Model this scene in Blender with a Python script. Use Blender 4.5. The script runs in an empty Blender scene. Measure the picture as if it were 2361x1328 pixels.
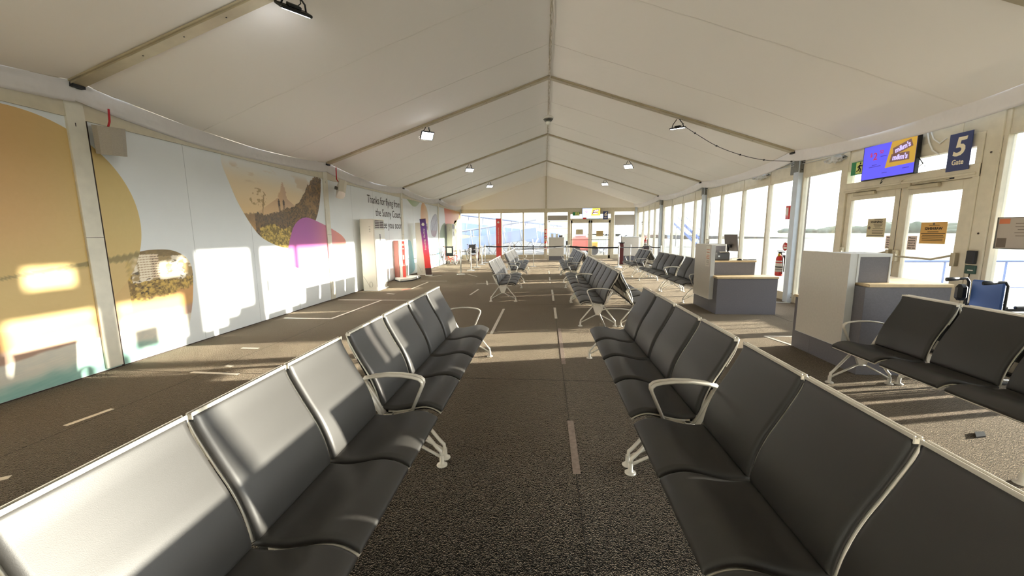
import bpy, math, random
from mathutils import Vector, Matrix
PI = math.pi
rnd = random.Random(11)
S = bpy.context.scene
COL = S.collection

# ------------------------------------------------------------------ materials
def lin(c):
    return tuple(((v / 255) / 12.92 if v / 255 <= 0.04045 else ((v / 255 + 0.055) / 1.055) ** 2.4) for v in c[:3])

def mat(name, rgb, rough=0.5, metal=0.0, spec=0.5, noise=None, bump=None, emit=None, alpha=None, srgb=True, coat=0, sheen=0):
    """rgb in 0..255 display values; noise=(scale, amount) breaks the colour up, bump=(scale, strength, distance)"""
    m = bpy.data.materials.new(name); m.use_nodes = True
    nt = m.node_tree; b = nt.nodes['Principled BSDF']
    c = lin(rgb) if srgb else rgb
    b.inputs['Base Color'].default_value = (*c, 1)
    b.inputs['Roughness'].default_value = rough
    b.inputs['Metallic'].default_value = metal
    b.inputs['Specular IOR Level'].default_value = spec
    if coat: b.inputs['Coat Weight'].default_value = coat
    if sheen:
        b.inputs['Sheen Weight'].default_value = sheen
    tc = None
    if noise or bump:
        tc = nt.nodes.new('ShaderNodeTexCoord')
    if noise:
        n = nt.nodes.new('ShaderNodeTexNoise'); n.inputs['Scale'].default_value = noise[0]; n.inputs['Detail'].default_value = 3
        nt.links.new(tc.outputs['Object'], n.inputs['Vector'])
        r = nt.nodes.new('ShaderNodeMapRange'); r.inputs['To Min'].default_value = 1 - noise[1]; r.inputs['To Max'].default_value = 1 + noise[1]
        r.inputs['From Min'].default_value = 0.3; r.inputs['From Max'].default_value = 0.7
        nt.links.new(n.outputs['Fac'], r.inputs['Value'])
        h = nt.nodes.new('ShaderNodeMixRGB'); h.blend_type = 'MULTIPLY'; h.inputs['Fac'].default_value = 1
        h.inputs['Color1'].default_value = (*c, 1)
        nt.links.new(r.outputs['Result'], h.inputs['Color2'])
        nt.links.new(h.outputs['Color'], b.inputs['Base Color'])
    if bump:
        n = nt.nodes.new('ShaderNodeTexNoise'); n.inputs['Scale'].default_value = bump[0]; n.inputs['Detail'].default_value = 2
        nt.links.new(tc.outputs['Object'], n.inputs['Vector'])
        bp = nt.nodes.new('ShaderNodeBump'); bp.inputs['Strength'].default_value = bump[1]; bp.inputs['Distance'].default_value = bump[2]
        nt.links.new(n.outputs['Fac'], bp.inputs['Height']); nt.links.new(bp.outputs['Normal'], b.inputs['Normal'])
    if emit:
        b.inputs['Emission Color'].default_value = (*lin(emit[0]), 1); b.inputs['Emission Strength'].default_value = emit[1]
    return m

M = {}
M['pad'] = mat('black_moulded_foam', (54, 52, 50), 0.47, 0, 0.6, bump=(420, 0.10, 0.0015))
M['alu'] = mat('satin_aluminium', (228, 222, 210), 0.38, 0.3)
M['dark'] = mat('dark_plastic', (26, 25, 25), 0.5)
M['black'] = mat('black_rubber', (14, 13, 13), 0.55)
M['cream'] = mat('cream_window_frame', (212, 202, 178), 0.45, 0, 0.4, noise=(9, .05))
M['steel'] = mat('pale_painted_steel', (196, 204, 212), 0.4, 0.1, noise=(6, .05))
M['bracket'] = mat('galvanised_bracket', (120, 118, 110), 0.5, 0.5, noise=(25, .15))
M['panel'] = mat('white_wall_panel', (234, 238, 240), 0.42, 0, 0.4, noise=(1.3, .02))
M['post'] = mat('white_post', (226, 221, 205), 0.45, noise=(7, .06))
M['seam'] = mat('dark_seam', (58, 44, 36), 0.8)
M['rafter'] = mat('beige_aluminium_rafter', (188, 176, 148), 0.45, 0.25, noise=(5, .1))
M['grey_lam'] = mat('charcoal_laminate', (116, 114, 120), 0.55, 0, 0.3, noise=(60, .06))
M['light_lam'] = mat('light_grey_laminate', (212, 206, 196), 0.5, 0, 0.35, noise=(40, .03))
M['edge_lam'] = mat('white_edge_laminate', (214, 216, 216), 0.5)
M['timber'] = mat('pale_timber_laminate', (214, 190, 150), 0.45, noise=(14, .1))
M['white'] = mat('white_plastic', (236, 234, 226), 0.4)
M['offwhite'] = mat('ivory_appliance', (226, 220, 204), 0.38)
M['spk'] = mat('grey_speaker', (176, 168, 154), 0.6, noise=(90, .06))
M['red'] = mat('red_enamel', (205, 40, 32), 0.32, coat=.4)
M['redcable'] = mat('red_cable', (190, 30, 40), 0.5)
M['yellow'] = mat('yellow_plastic', (225, 180, 60), 0.4)
M['paper'] = mat('white_paper', (232, 226, 214), 0.8)
M['paper_y'] = mat('faded_paper', (198, 184, 150), 0.8)
M['ink'] = mat('dark_ink', (40, 34, 28), 0.8)
M['ink2'] = mat('grey_ink', (110, 98, 84), 0.8)
M['orange_ink'] = mat('orange_ink', (205, 120, 80), 0.8)
M['navy'] = mat('navy_sign', (52, 62, 110), 0.4)
M['signtext'] = mat('pale_sign_text', (245, 232, 200), 0.5)
M['green'] = mat('exit_green', (24, 128, 74), 0.4)
M['exitpale'] = mat('exit_pale', (215, 225, 130), 0.5)
M['tape'] = mat('white_floor_tape', (222, 212, 196), 0.6, noise=(30, .12))
M['tape_b'] = mat('worn_floor_tape', (150, 132, 120), 0.7, noise=(30, .2))
M['seamline'] = mat('carpet_seam_line', (30, 27, 25), 0.9)
M['blind'] = mat('grey_blind', (178, 172, 164), 0.8)
M['chrome'] = mat('polished_post', (232, 230, 224), 0.28, 0.35)
M['belt'] = mat('black_belt', (20, 16, 20), 0.7)
M['maroon'] = mat('maroon_enamel', (96, 34, 34), 0.5)
M['brown'] = mat('dark_brown_bin', (70, 48, 46), 0.5)
M['blue_vinyl'] = mat('blue_vinyl', (70, 104, 170), 0.5, bump=(300, .1, .002))
M['orange_frame'] = mat('red_orange_frame', (214, 70, 44), 0.35)
M['rail_blue'] = mat('blue_painted_rail', (70, 110, 180), 0.4)
M['rubber'] = mat('grey_rubber_tyre', (60, 58, 56), 0.8)
M['screen_off'] = mat('monitor_back', (86, 78, 74), 0.45)
M['rope'] = mat('white_lacing', (206, 196, 180), 0.8)
M['redban'] = mat('red_banner', (226, 78, 74), 0.5)
M['clearplastic'] = mat('crumpled_clear_plastic', (200, 200, 195), 0.25, 0, .6)

def ramp_mat(name, stops, axis='Z', lo=0, hi=1, rough=.5, noise=0.0):
    m = bpy.data.materials.new(name); m.use_nodes = True; nt = m.node_tree; b = nt.nodes['Principled BSDF']
    tc = nt.nodes.new('ShaderNodeTexCoord'); sp = nt.nodes.new('ShaderNodeSeparateXYZ')
    nt.links.new(tc.outputs['Object'], sp.inputs['Vector'])
    mr = nt.nodes.new('ShaderNodeMapRange'); mr.inputs['From Min'].default_value = lo; mr.inputs['From Max'].default_value = hi
    nt.links.new(sp.outputs[axis], mr.inputs['Value'])
    cr = nt.nodes.new('ShaderNodeValToRGB')
    el = cr.color_ramp.elements
    while len(el) < len(stops): el.new(0.5)
    for e, (p, c) in zip(el, stops):
        e.position = p; e.color = (*lin(c), 1)
    nt.links.new(mr.outputs['Result'], cr.inputs['Fac']); nt.links.new(cr.outputs['Color'], b.inputs['Base Color'])
    b.inputs['Roughness'].default_value = rough
    return m

def carpet_mat():
    m = bpy.data.materials.new('speckled_loop_carpet'); m.use_nodes = True; nt = m.node_tree; b = nt.nodes['Principled BSDF']
    tc = nt.nodes.new('ShaderNodeTexCoord')
    vo = nt.nodes.new('ShaderNodeTexVoronoi'); vo.inputs['Scale'].default_value = 140; vo.inputs['Randomness'].default_value = 1
    n2 = nt.nodes.new('ShaderNodeTexNoise'); n2.inputs['Scale'].default_value = 1.1; n2.inputs['Detail'].default_value = 2
    for n in (vo, n2): nt.links.new(tc.outputs['Object'], n.inputs['Vector'])
    bw = nt.nodes.new('ShaderNodeSeparateColor'); nt.links.new(vo.outputs['Color'], bw.inputs['Color'])
    cr = nt.nodes.new('ShaderNodeValToRGB'); e = cr.color_ramp.elements
    e[0].position = .1; e[0].color = (*lin((8, 8, 8)), 1)
    e[1].position = .97; e[1].color = (*lin((92, 90, 84)), 1)
    k = e.new(.55); k.color = (*lin((13, 13, 13)), 1)
    k = e.new(.85); k.color = (*lin((33, 33, 32)), 1)
    nt.links.new(bw.outputs[0], cr.inputs['Fac'])
    mr = nt.nodes.new('ShaderNodeMapRange'); mr.inputs['From Min'].default_value = .3; mr.inputs['From Max'].default_value = .7
    mr.inputs['To Min'].default_value = .85; mr.inputs['To Max'].default_value = 1.15
    nt.links.new(n2.outputs['Fac'], mr.inputs['Value'])
    mx = nt.nodes.new('ShaderNodeMixRGB'); mx.blend_type = 'MULTIPLY'; mx.inputs['Fac'].default_value = 1
    nt.links.new(cr.outputs['Color'], mx.inputs['Color1']); nt.links.new(mr.outputs['Result'], mx.inputs['Color2'])
    nt.links.new(mx.outputs['Color'], b.inputs['Base Color'])
    b.inputs['Roughness'].default_value = .95; b.inputs['Specular IOR Level'].default_value = .12
    b.inputs['Sheen Weight'].default_value = .78; b.inputs['Sheen Roughness'].default_value = .26
    b.inputs['Sheen Tint'].default_value = (*lin((253, 230, 200)), 1)
    bp = nt.nodes.new('ShaderNodeBump'); bp.inputs['Strength'].default_value = .9; bp.inputs['Distance'].default_value = .008; bp.invert = True
    nt.links.new(vo.outputs['Distance'], bp.inputs['Height']); nt.links.new(bp.outputs['Normal'], b.inputs['Normal'])
    return m
M['carpet'] = carpet_mat()

def fabric_mat():
    m = bpy.data.materials.new('tent_liner_fabric'); m.use_nodes = True; nt = m.node_tree; b = nt.nodes['Principled BSDF']
    out = nt.nodes['Material Output']
    tc = nt.nodes.new('ShaderNodeTexCoord')
    n = nt.nodes.new('ShaderNodeTexNoise'); n.inputs['Scale'].default_value = 1.6; n.inputs['Detail'].default_value = 4
    nt.links.new(tc.outputs['Object'], n.inputs['Vector'])
    bp = nt.nodes.new('ShaderNodeBump'); bp.inputs['Strength'].default_value = .25; bp.inputs['Distance'].default_value = .05
    nt.links.new(n.outputs['Fac'], bp.inputs['Height'])
    b.inputs['Base Color'].default_value = (*lin((238, 232, 223)), 1); b.inputs['Roughness'].default_value = .9; b.inputs['Specular IOR Level'].default_value = .1
    nt.links.new(bp.outputs['Normal'], b.inputs['Normal'])
    t = nt.nodes.new('ShaderNodeBsdfTranslucent'); t.inputs['Color'].default_value = (*lin((240, 226, 205)), 1)
    mx = nt.nodes.new('ShaderNodeMixShader'); mx.inputs['Fac'].default_value = LINER_T
    nt.links.new(b.outputs['BSDF'], mx.inputs[1]); nt.links.new(t.outputs['BSDF'], mx.inputs[2]); nt.links.new(mx.outputs['Shader'], out.inputs['Surface'])
    return m
LINER_T = 0.012
M['liner'] = fabric_mat()
M['valance'] = mat('valance_fabric', (232, 228, 226), .9, 0, .1, bump=(5, .5, .05))

def glass_mat(name, tint, haze, hazecol):
    m = bpy.data.materials.new(name); m.use_nodes = True; nt = m.node_tree; nt.nodes.remove(nt.nodes['Principled BSDF'])
    out = nt.nodes['Material Output']
    tr = nt.nodes.new('ShaderNodeBsdfTransparent'); tr.inputs['Color'].default_value = (*tint, 1)
    tl = nt.nodes.new('ShaderNodeBsdfTranslucent'); tl.inputs['Color'].default_value = (*hazecol, 1)
    gl = nt.nodes.new('ShaderNodeBsdfGlossy'); gl.inputs['Roughness'].default_value = .03
    tc = nt.nodes.new('ShaderNodeTexCoord'); n = nt.nodes.new('ShaderNodeTexNoise'); n.inputs['Scale'].default_value = 1.7; n.inputs['Detail'].default_value = 4
    nt.links.new(tc.outputs['Object'], n.inputs['Vector'])
    mr = nt.nodes.new('ShaderNodeMapRange'); mr.inputs['From Min'].default_value = .3; mr.inputs['From Max'].default_value = .7
    mr.inputs['To Min'].default_value = haze * .75; mr.inputs['To Max'].default_value = haze * 1.25
    nt.links.new(n.outputs['Fac'], mr.inputs['Value'])
    m1 = nt.nodes.new('ShaderNodeMixShader'); nt.links.new(mr.outputs['Result'], m1.inputs['Fac'])
    nt.links.new(tr.outputs['BSDF'], m1.inputs[1]); nt.links.new(tl.outputs['BSDF'], m1.inputs[2])
    fr = nt.nodes.new('ShaderNodeFresnel'); fr.inputs['IOR'].default_value = 1.45
    m2 = nt.nodes.new('ShaderNodeMixShader'); nt.links.new(fr.outputs['Fac'], m2.inputs['Fac'])
    nt.links.new(m1.outputs['Shader'], m2.inputs[1]); nt.links.new(gl.outputs['BSDF'], m2.inputs[2])
    nt.links.new(m2.outputs['Shader'], out.inputs['Surface'])
    return m
M['glass'] = glass_mat('dusty_glass', (.95, .97, .97), .014, (1, .98, .92))
M['glass_end'] = glass_mat('end_wall_glass', (.95, .96, .97), .02, (1, .98, .95))

def attr_mat(name, rough=.42):
    m = bpy.data.materials.new(name); m.use_nodes = True; nt = m.node_tree; b = nt.nodes['Principled BSDF']
    a = nt.nodes.new('ShaderNodeVertexColor'); a.layer_name = 'print'
    nt.links.new(a.outputs['Color'], b.inputs['Base Color']); b.inputs['Roughness'].default_value = rough
    return m
M['print'] = attr_mat('printed_vinyl')

def emis_mat(name, rgb, s):
    return mat(name, rgb, .4, emit=(rgb, s))

# ------------------------------------------------------------------ mesh helpers
class MB:
    def __init__(self): self.v = []; self.f = []; self.m = []; self.s = []
    def add(self, vs, fs, smooth=False, mi=0):
        o = len(self.v); self.v += [tuple(p) for p in vs]
        for f in fs: self.f.append(tuple(i + o for i in f)); self.m.append(mi); self.s.append(smooth)
        return self
    def box(self, x0, x1, y0, y1, z0, z1, ch=0.0, mi=0, mx=None):
        if x1 < x0: x0, x1 = x1, x0
        if y1 < y0: y0, y1 = y1, y0
        if z1 < z0: z0, z1 = z1, z0
        c = min(ch, (x1 - x0) / 2.01, (y1 - y0) / 2.01, (z1 - z0) / 2.01)
        if c <= 0:
            vs = [(x, y, z) for z in (z0, z1) for y in (y0, y1) for x in (x0, x1)]
            fs = [(0, 2, 3, 1), (4, 5, 7, 6), (0, 1, 5, 4), (2, 6, 7, 3), (0, 4, 6, 2), (1, 3, 7, 5)]
        else:
            X = (x0, x1); Y = (y0, y1); Z = (z0, z1); vs = []; idx = {}
            for i in (0, 1):
                for j in (0, 1):
                    for k in (0, 1):
                        sx, sy, sz = (1, -1)[i], (1, -1)[j], (1, -1)[k]
                        for a, p in (('x', (X[i], Y[j] + sy * c, Z[k] + sz * c)), ('y', (X[i] + sx * c, Y[j], Z[k] + sz * c)), ('z', (X[i] + sx * c, Y[j] + sy * c, Z[k]))):
                            idx[(i, j, k, a)] = len(vs); vs.append(p)
            g = lambda i, j, k, a: idx[(i, j, k, a)]
            fs = []
            for i in (0, 1): fs.append([g(i, 0, 0, 'x'), g(i, 1, 0, 'x'), g(i, 1, 1, 'x'), g(i, 0, 1, 'x')])
            for j in (0, 1): fs.append([g(0, j, 0, 'y'), g(1, j, 0, 'y'), g(1, j, 1, 'y'), g(0, j, 1, 'y')])
            for k in (0, 1): fs.append([g(0, 0, k, 'z'), g(1, 0, k, 'z'), g(1, 1, k, 'z'), g(0, 1, k, 'z')])
            for i in (0, 1):
                for j in (0, 1): fs.append([g(i, j, 0, 'x'), g(i, j, 1, 'x'), g(i, j, 1, 'y'), g(i, j, 0, 'y')])
                for k in (0, 1): fs.append([g(i, 0, k, 'x'), g(i, 1, k, 'x'), g(i, 1, k, 'z'), g(i, 0, k, 'z')])
            for j in (0, 1):
                for k in (0, 1): fs.append([g(0, j, k, 'y'), g(1, j, k, 'y'), g(1, j, k, 'z'), g(0, j, k, 'z')])
            for i in (0, 1):
                for j in (0, 1):
                    for k in (0, 1): fs.append([g(i, j, k, 'x'), g(i, j, k, 'y'), g(i, j, k, 'z')])
            ctr = Vector(((x0 + x1) / 2, (y0 + y1) / 2, (z0 + z1) / 2)); o = []
            for f in fs:
                p = [Vector(vs[q]) for q in f]; nrm = (p[1] - p[0]).cross(p[2] - p[0])
                o.append(tuple(f) if nrm.dot(sum(p, Vector()) / len(p) - ctr) > 0 else tuple(reversed(f)))
            fs = o
        if mx is not None: vs = [mx @ Vector(p) for p in vs]
        return self.add(vs, fs, False, mi)
    def tube(self, pts, r, n=8, r2=None, up=None, smooth=True, mi=0, cap=True):
        """swept tube; r across 'up', r2 along it (elliptical when r2 given)"""
        P = [Vector(p) for p in pts]; k = len(P); r2 = r if r2 is None else r2
        T = []
        for i in range(k):
            a = (P[i] - P[i - 1]).normalized() if i else None
            b = (P[i + 1] - P[i]).normalized() if i < k - 1 else None
            t = (a + b) if (a is not None and b is not None) else (a if a is not None else b)
            if t.length < 1e-6: t = a
            T.append(t.normalized())
        u = Vector(up) if up else (Vector((0, 0, 1)) if abs(T[0].z) < .9 else Vector((1, 0, 0)))
        vs = []; fs = []
        for i in range(k):
            u = (u - T[i] * u.dot(T[i]))
            if u.length < 1e-6: u = T[i].orthogonal()
            u.normalize(); w = T[i].cross(u)
            sc = 1.0
            if 0 < i < k - 1:
                ca = (P[i] - P[i - 1]).normalized().dot(T[i]); sc = 1 / max(ca, .6)
            for j in range(n):
                a = 2 * PI * j / n
                vs.append(P[i] + w * (math.cos(a) * r * sc) + u * (math.sin(a) * r2))
        for i in range(k - 1):
            for j in range(n):
                j2 = (j + 1) % n
                fs.append((i * n + j, i * n + j2, (i + 1) * n + j2, (i + 1) * n + j))
        self.add(vs, fs, smooth, mi)
        if cap:
            o = len(self.v) - len(vs)
            self.f.append(tuple(o + j for j in range(n))[::-1]); self.m.append(mi); self.s.append(False)
            self.f.append(tuple(o + (k - 1) * n + j for j in range(n))); self.m.append(mi); self.s.append(False)
        return self
    def lathe(self, prof, n=20, c=(0, 0, 0), mx=None, smooth=True, mi=0):
        vs = []; fs = []
        for r, z in prof:
            for j in range(n):
                a = 2 * PI * j / n; p = Vector((c[0] + r * math.cos(a), c[1] + r * math.sin(a), c[2] + z))
                vs.append(mx @ p if mx is not None else p)
        for i in range(len(prof) - 1):
            for j in range(n):
                j2 = (j + 1) % n; fs.append((i * n + j, i * n + j2, (i + 1) * n + j2, (i + 1) * n + j))
        fs2 = []
        if prof[0][0] > 1e-5: fs2.append(tuple(range(n))[::-1])
        if prof[-1][0] > 1e-5: fs2.append(tuple((len(prof) - 1) * n + j for j in range(n)))
        self.add(vs, fs, smooth, mi)
        o = len(self.v) - len(vs)
        for f in fs2: self.f.append(tuple(i + o for i in f)); self.m.append(mi); self.s.append(False)
        return self
    def prism(self, poly, a0, a1, axis='x', mi=0, smooth=False):
        """poly of 2-D points extruded along axis ('x': poly=(y,z); 'y': poly=(x,z); 'z': poly=(x,y))"""
        def P(p, a):
            return {'x': (a, p[0], p[1]), 'y': (p[0], a, p[1]), 'z': (p[0], p[1], a)}[axis]
        n = len(poly); vs = [P(p, a0) for p in poly] + [P(p, a1) for p in poly]
        self.add(vs, [tuple(range(n))[::-1], tuple(range(n, 2 * n))], False, mi)
        o = len(self.v) - 2 * n
        for i in range(n):
            j = (i + 1) % n
            self.f.append((o + i, o + j, o + n + j, o + n + i)); self.m.append(mi); self.s.append(smooth)
        return self
    def quad(self, a, b, c, d, mi=0): return self.add([a, b, c, d], [(0, 1, 2, 3)], False, mi)
    def grid(self, rows, smooth=True, mi=0):
        w = len(rows[0]); vs = [p for r in rows for p in r]; fs = []
        for i in range(len(rows) - 1):
            for j in range(w - 1): fs.append((i * w + j, i * w + j + 1, (i + 1) * w + j + 1, (i + 1) * w + j))
        return self.add(vs, fs, smooth, mi)
    def build(self, name, mats, parent=None, fix=True):
        me = bpy.data.meshes.new(name)
        me.from_pydata([tuple(p) for p in self.v], [], self.f)
        if not isinstance(mats, (list, tuple)): mats = [mats]
        for m in mats: me.materials.append(m)
        me.polygons.foreach_set('material_index', self.m); me.polygons.foreach_set('use_smooth', self.s)
        if fix:
            import bmesh
            bm = bmesh.new(); bm.from_mesh(me); bmesh.ops.recalc_face_normals(bm, faces=bm.faces); bm.to_mesh(me); bm.free()
        me.update()
        o = bpy.data.objects.new(name, me); COL.objects.link(o)
        if parent: o.parent = parent
        return o

def rot(loc, rz=0, rx=0, ry=0):
    return Matrix.Translation(loc) @ Matrix.Rotation(rz, 4, 'Z') @ Matrix.Rotation(ry, 4, 'Y') @ Matrix.Rotation(rx, 4, 'X')

def tag(o, label=None, cat=None, group=None, kind=None):
    if label: o['label'] = label
    if cat: o['category'] = cat
    if group: o['group'] = group
    if kind: o['kind'] = kind
    return o
def thing(name, label, cat, loc=(0, 0, 0), rz=0, group=None):
    o = bpy.data.objects.new(name, None); COL.objects.link(o); o.empty_display_size = .1
    o.location = loc; o.rotation_euler = (0, 0, rz)
    return tag(o, label, cat, group)
def struct(o, label=None):
    o['kind'] = 'structure'
    if label: o['label'] = label
    return o
KIDS = {}
def children(o): return [c for c in bpy.data.objects if c.parent == o]
def copy_tree(o, parent=None):
    c = o.copy(); COL.objects.link(c)
    if parent: c.parent = parent
    for ch in children(o): copy_tree(ch, c)
    return c

def smooth_path(pts, n=6):
    """Catmull-Rom through 2-D/3-D points"""
    P = [Vector(p) for p in pts]; out = []
    for i in range(len(P) - 1):
        p0 = P[max(i - 1, 0)]; p1 = P[i]; p2 = P[i + 1]; p3 = P[min(i + 2, len(P) - 1)]
        for k in range(n):
            t = k / n
            out.append(.5 * ((2 * p1) + (p2 - p0) * t + (2 * p0 - 5 * p1 + 4 * p2 - p3) * t * t + (3 * p1 - p0 - 3 * p2 + p3) * t ** 3))
    out.append(P[-1]); return out
def closed_path(pts, n=6):
    P = [Vector(p) for p in pts]; out = []; k = len(P)
    for i in range(k):
        p0, p1, p2, p3 = P[i - 1], P[i], P[(i + 1) % k], P[(i + 2) % k]
        for j in range(n):
            t = j / n
            out.append(.5 * ((2 * p1) + (p2 - p0) * t + (2 * p0 - 5 * p1 + 4 * p2 - p3) * t * t + (3 * p1 - p0 - 3 * p2 + p3) * t ** 3))
    return out

def text(name, body, m, size, parent, mx, width=None, align='LEFT', bold=0.0, shear=0.0, depth=.0008):
    c = bpy.data.curves.new(name, 'FONT'); c.body = body; c.size = size; c.align_x = align; c.offset = bold; c.shear = shear
    c.extrude = depth; c.resolution_u = 3
    t = bpy.data.objects.new(name, c); COL.objects.link(t)
    dg = bpy.context.evaluated_depsgraph_get()
    me = bpy.data.meshes.new_from_object(t.evaluated_get(dg)); COL.objects.unlink(t); bpy.data.objects.remove(t)
    xs = [v.co.x for v in me.vertices]
    w = max(xs) - min(xs); s = (width / w) if width else 1
    me.transform(mx @ Matrix.Diagonal((s, 1, 1, 1)))
    me.materials.clear(); me.materials.append(m)
    o = bpy.data.objects.new(name, me); COL.objects.link(o)
    if parent: o.parent = parent
    return o
# frames whose local x runs along the reading direction, y up, z out of the surface
def on_left(y, z, x): return Matrix(((0, 0, 1, x), (1, 0, 0, y), (0, 1, 0, z), (0, 0, 0, 1)))
def on_right(y, z, x): return Matrix(((0, 0, -1, x), (-1, 0, 0, y), (0, 1, 0, z), (0, 0, 0, 1)))
def on_end(x, z, y): return Matrix(((1, 0, 0, x), (0, 0, -1, y), (0, 1, 0, z), (0, 0, 0, 1)))

# ------------------------------------------------------------------ camera, world, sun
cam = bpy.data.cameras.new('camera'); camo = bpy.data.objects.new('camera', cam); COL.objects.link(camo)
F_PX = 889.44
cam.sensor_fit = 'HORIZONTAL'; cam.sensor_width = 36; cam.lens = F_PX / 2361 * 36; cam.clip_start = .02; cam.clip_end = 2000
R = Vector((0.99649026, 0.08320924, -0.00913098)); U = Vector((-0.00277675, 0.14187827, 0.98988022)); Fw = Vector((-0.08366266, 0.98638065, -0.14161137))
camo.matrix_world = Matrix(((R.x, U.x, -Fw.x, -0.0865), (R.y, U.y, -Fw.y, 0), (R.z, U.z, -Fw.z, 1.6123), (0, 0, 0, 1)))
S.camera = camo
S.view_settings.view_transform = 'Standard'; S.view_settings.look = 'None'; S.view_settings.gamma = 1
S.view_settings.use_curve_mapping = False; S.view_settings.exposure = 1.55
S.cycles.use_denoising = True
S.cycles.max_bounces = 10; S.cycles.diffuse_bounces = 6; S.cycles.transparent_max_bounces = 16; S.cycles.sample_clamp_indirect = 6
S.cycles.caustics_reflective = False; S.cycles.caustics_refractive = False

W = bpy.data.worlds.new('sky'); S.world = W; W.use_nodes = True
nt = W.node_tree; bg = nt.nodes['Background']
tc = nt.nodes.new('ShaderNodeTexCoord'); sp = nt.nodes.new('ShaderNodeSeparateXYZ'); nt.links.new(tc.outputs['Generated'], sp.inputs['Vector'])
cr = nt.nodes.new('ShaderNodeValToRGB'); nt.links.new(sp.outputs['Z'], cr.inputs['Fac'])
for e, (p, c) in zip([cr.color_ramp.elements[0], cr.color_ramp.elements[1], cr.color_ramp.elements.new(.1), cr.color_ramp.elements.new(.25), cr.color_ramp.elements.new(.5)],
                     [(0, (1.0, .96, .86)), (1, (.36, .52, .86)), (.1, (.98, .98, .95)), (.25, (.80, .91, 1.0)), (.5, (.52, .70, .98))]):
    e.position = p; e.color = (*c, 1)
# bright hazy aureole around the low sun
nv = nt.nodes.new('ShaderNodeVectorMath'); nv.operation = 'NORMALIZE'; nt.links.new(tc.outputs['Generated'], nv.inputs[0])
dp = nt.nodes.new('ShaderNodeVectorMath'); dp.operation = 'DOT_PRODUCT'; nt.links.new(nv.outputs['Vector'], dp.inputs[0])
dp.inputs[1].default_value = Vector((10.85, 2.5, 1.365)).normalized()
mx0 = nt.nodes.new('ShaderNodeMath'); mx0.operation = 'MAXIMUM'; mx0.inputs[1].default_value = 0; nt.links.new(dp.outputs['Value'], mx0.inputs[0])
pw = nt.nodes.new('ShaderNodeMath'); pw.operation = 'POWER'; pw.inputs[1].default_value = 9; nt.links.new(mx0.outputs[0], pw.inputs[0])
up = nt.nodes.new('ShaderNodeMapRange'); up.inputs['From Min'].default_value = -.01; up.inputs['From Max'].default_value = .03; nt.links.new(sp.outputs['Z'], up.inputs['Value'])
gl = nt.nodes.new('ShaderNodeMath'); gl.operation = 'MULTIPLY'; nt.links.new(pw.outputs[0], gl.inputs[0]); nt.links.new(up.outputs['Result'], gl.inputs[1])
gs = nt.nodes.new('ShaderNodeMixRGB'); gs.blend_type = 'ADD'; gs.inputs['Color2'].default_value = (7.0, 6.8, 6.4, 1)
nt.links.new(gl.outputs[0], gs.inputs['Fac']); nt.links.new(cr.outputs['Color'], gs.inputs['Color1'])
nt.links.new(gs.outputs['Color'], bg.inputs['Color']); bg.inputs['Strength'].default_value = .95

sun = bpy.data.lights.new('sun', 'SUN'); sun.energy = 8.3; sun.angle = math.radians(.7); sun.color = (1, .91, .76)
suno = bpy.data.objects.new('sun', sun); COL.objects.link(suno)
d = Vector((-10.85, -2.5, -1.365)).normalized()
suno.rotation_euler = d.to_track_quat('-Z', 'Y').to_euler(); suno.location = (30, 8, 6)

# glass: view-angle reflection that works on both faces
def fix_glass(m):
    nt = m.node_tree
    fr = [n for n in nt.nodes if n.bl_idname == 'ShaderNodeFresnel'][0]
    tgt = [l.to_socket for l in fr.outputs[0].links]
    lw = nt.nodes.new('ShaderNodeLayerWeight'); lw.inputs['Blend'].default_value = .5
    p = nt.nodes.new('ShaderNodeMath'); p.operation = 'POWER'; p.inputs[1].default_value = 4
    q = nt.nodes.new('ShaderNodeMath'); q.operation = 'MULTIPLY_ADD'; q.inputs[1].default_value = .32; q.inputs[2].default_value = .025
    nt.links.new(lw.outputs['Facing'], p.inputs[0]); nt.links.new(p.outputs[0], q.inputs[0])
    for s in tgt: nt.links.new(q.outputs[0], s)
    nt.nodes.remove(fr)
fix_glass(M['glass']); fix_glass(M['glass_end'])

# ------------------------------------------------------------------ the hall
WL, WR, YE, YB = -5.365, 5.463, 24.23, -5.9
RY = [-5.88, -0.88, 4.12, 9.12, 14.12, 19.12, 24.26]
HR, EX, HE = 4.974, 5.23, 3.265
SL = (HR - HE) / EX
def zc(x): return HR - SL * abs(x)

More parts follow.
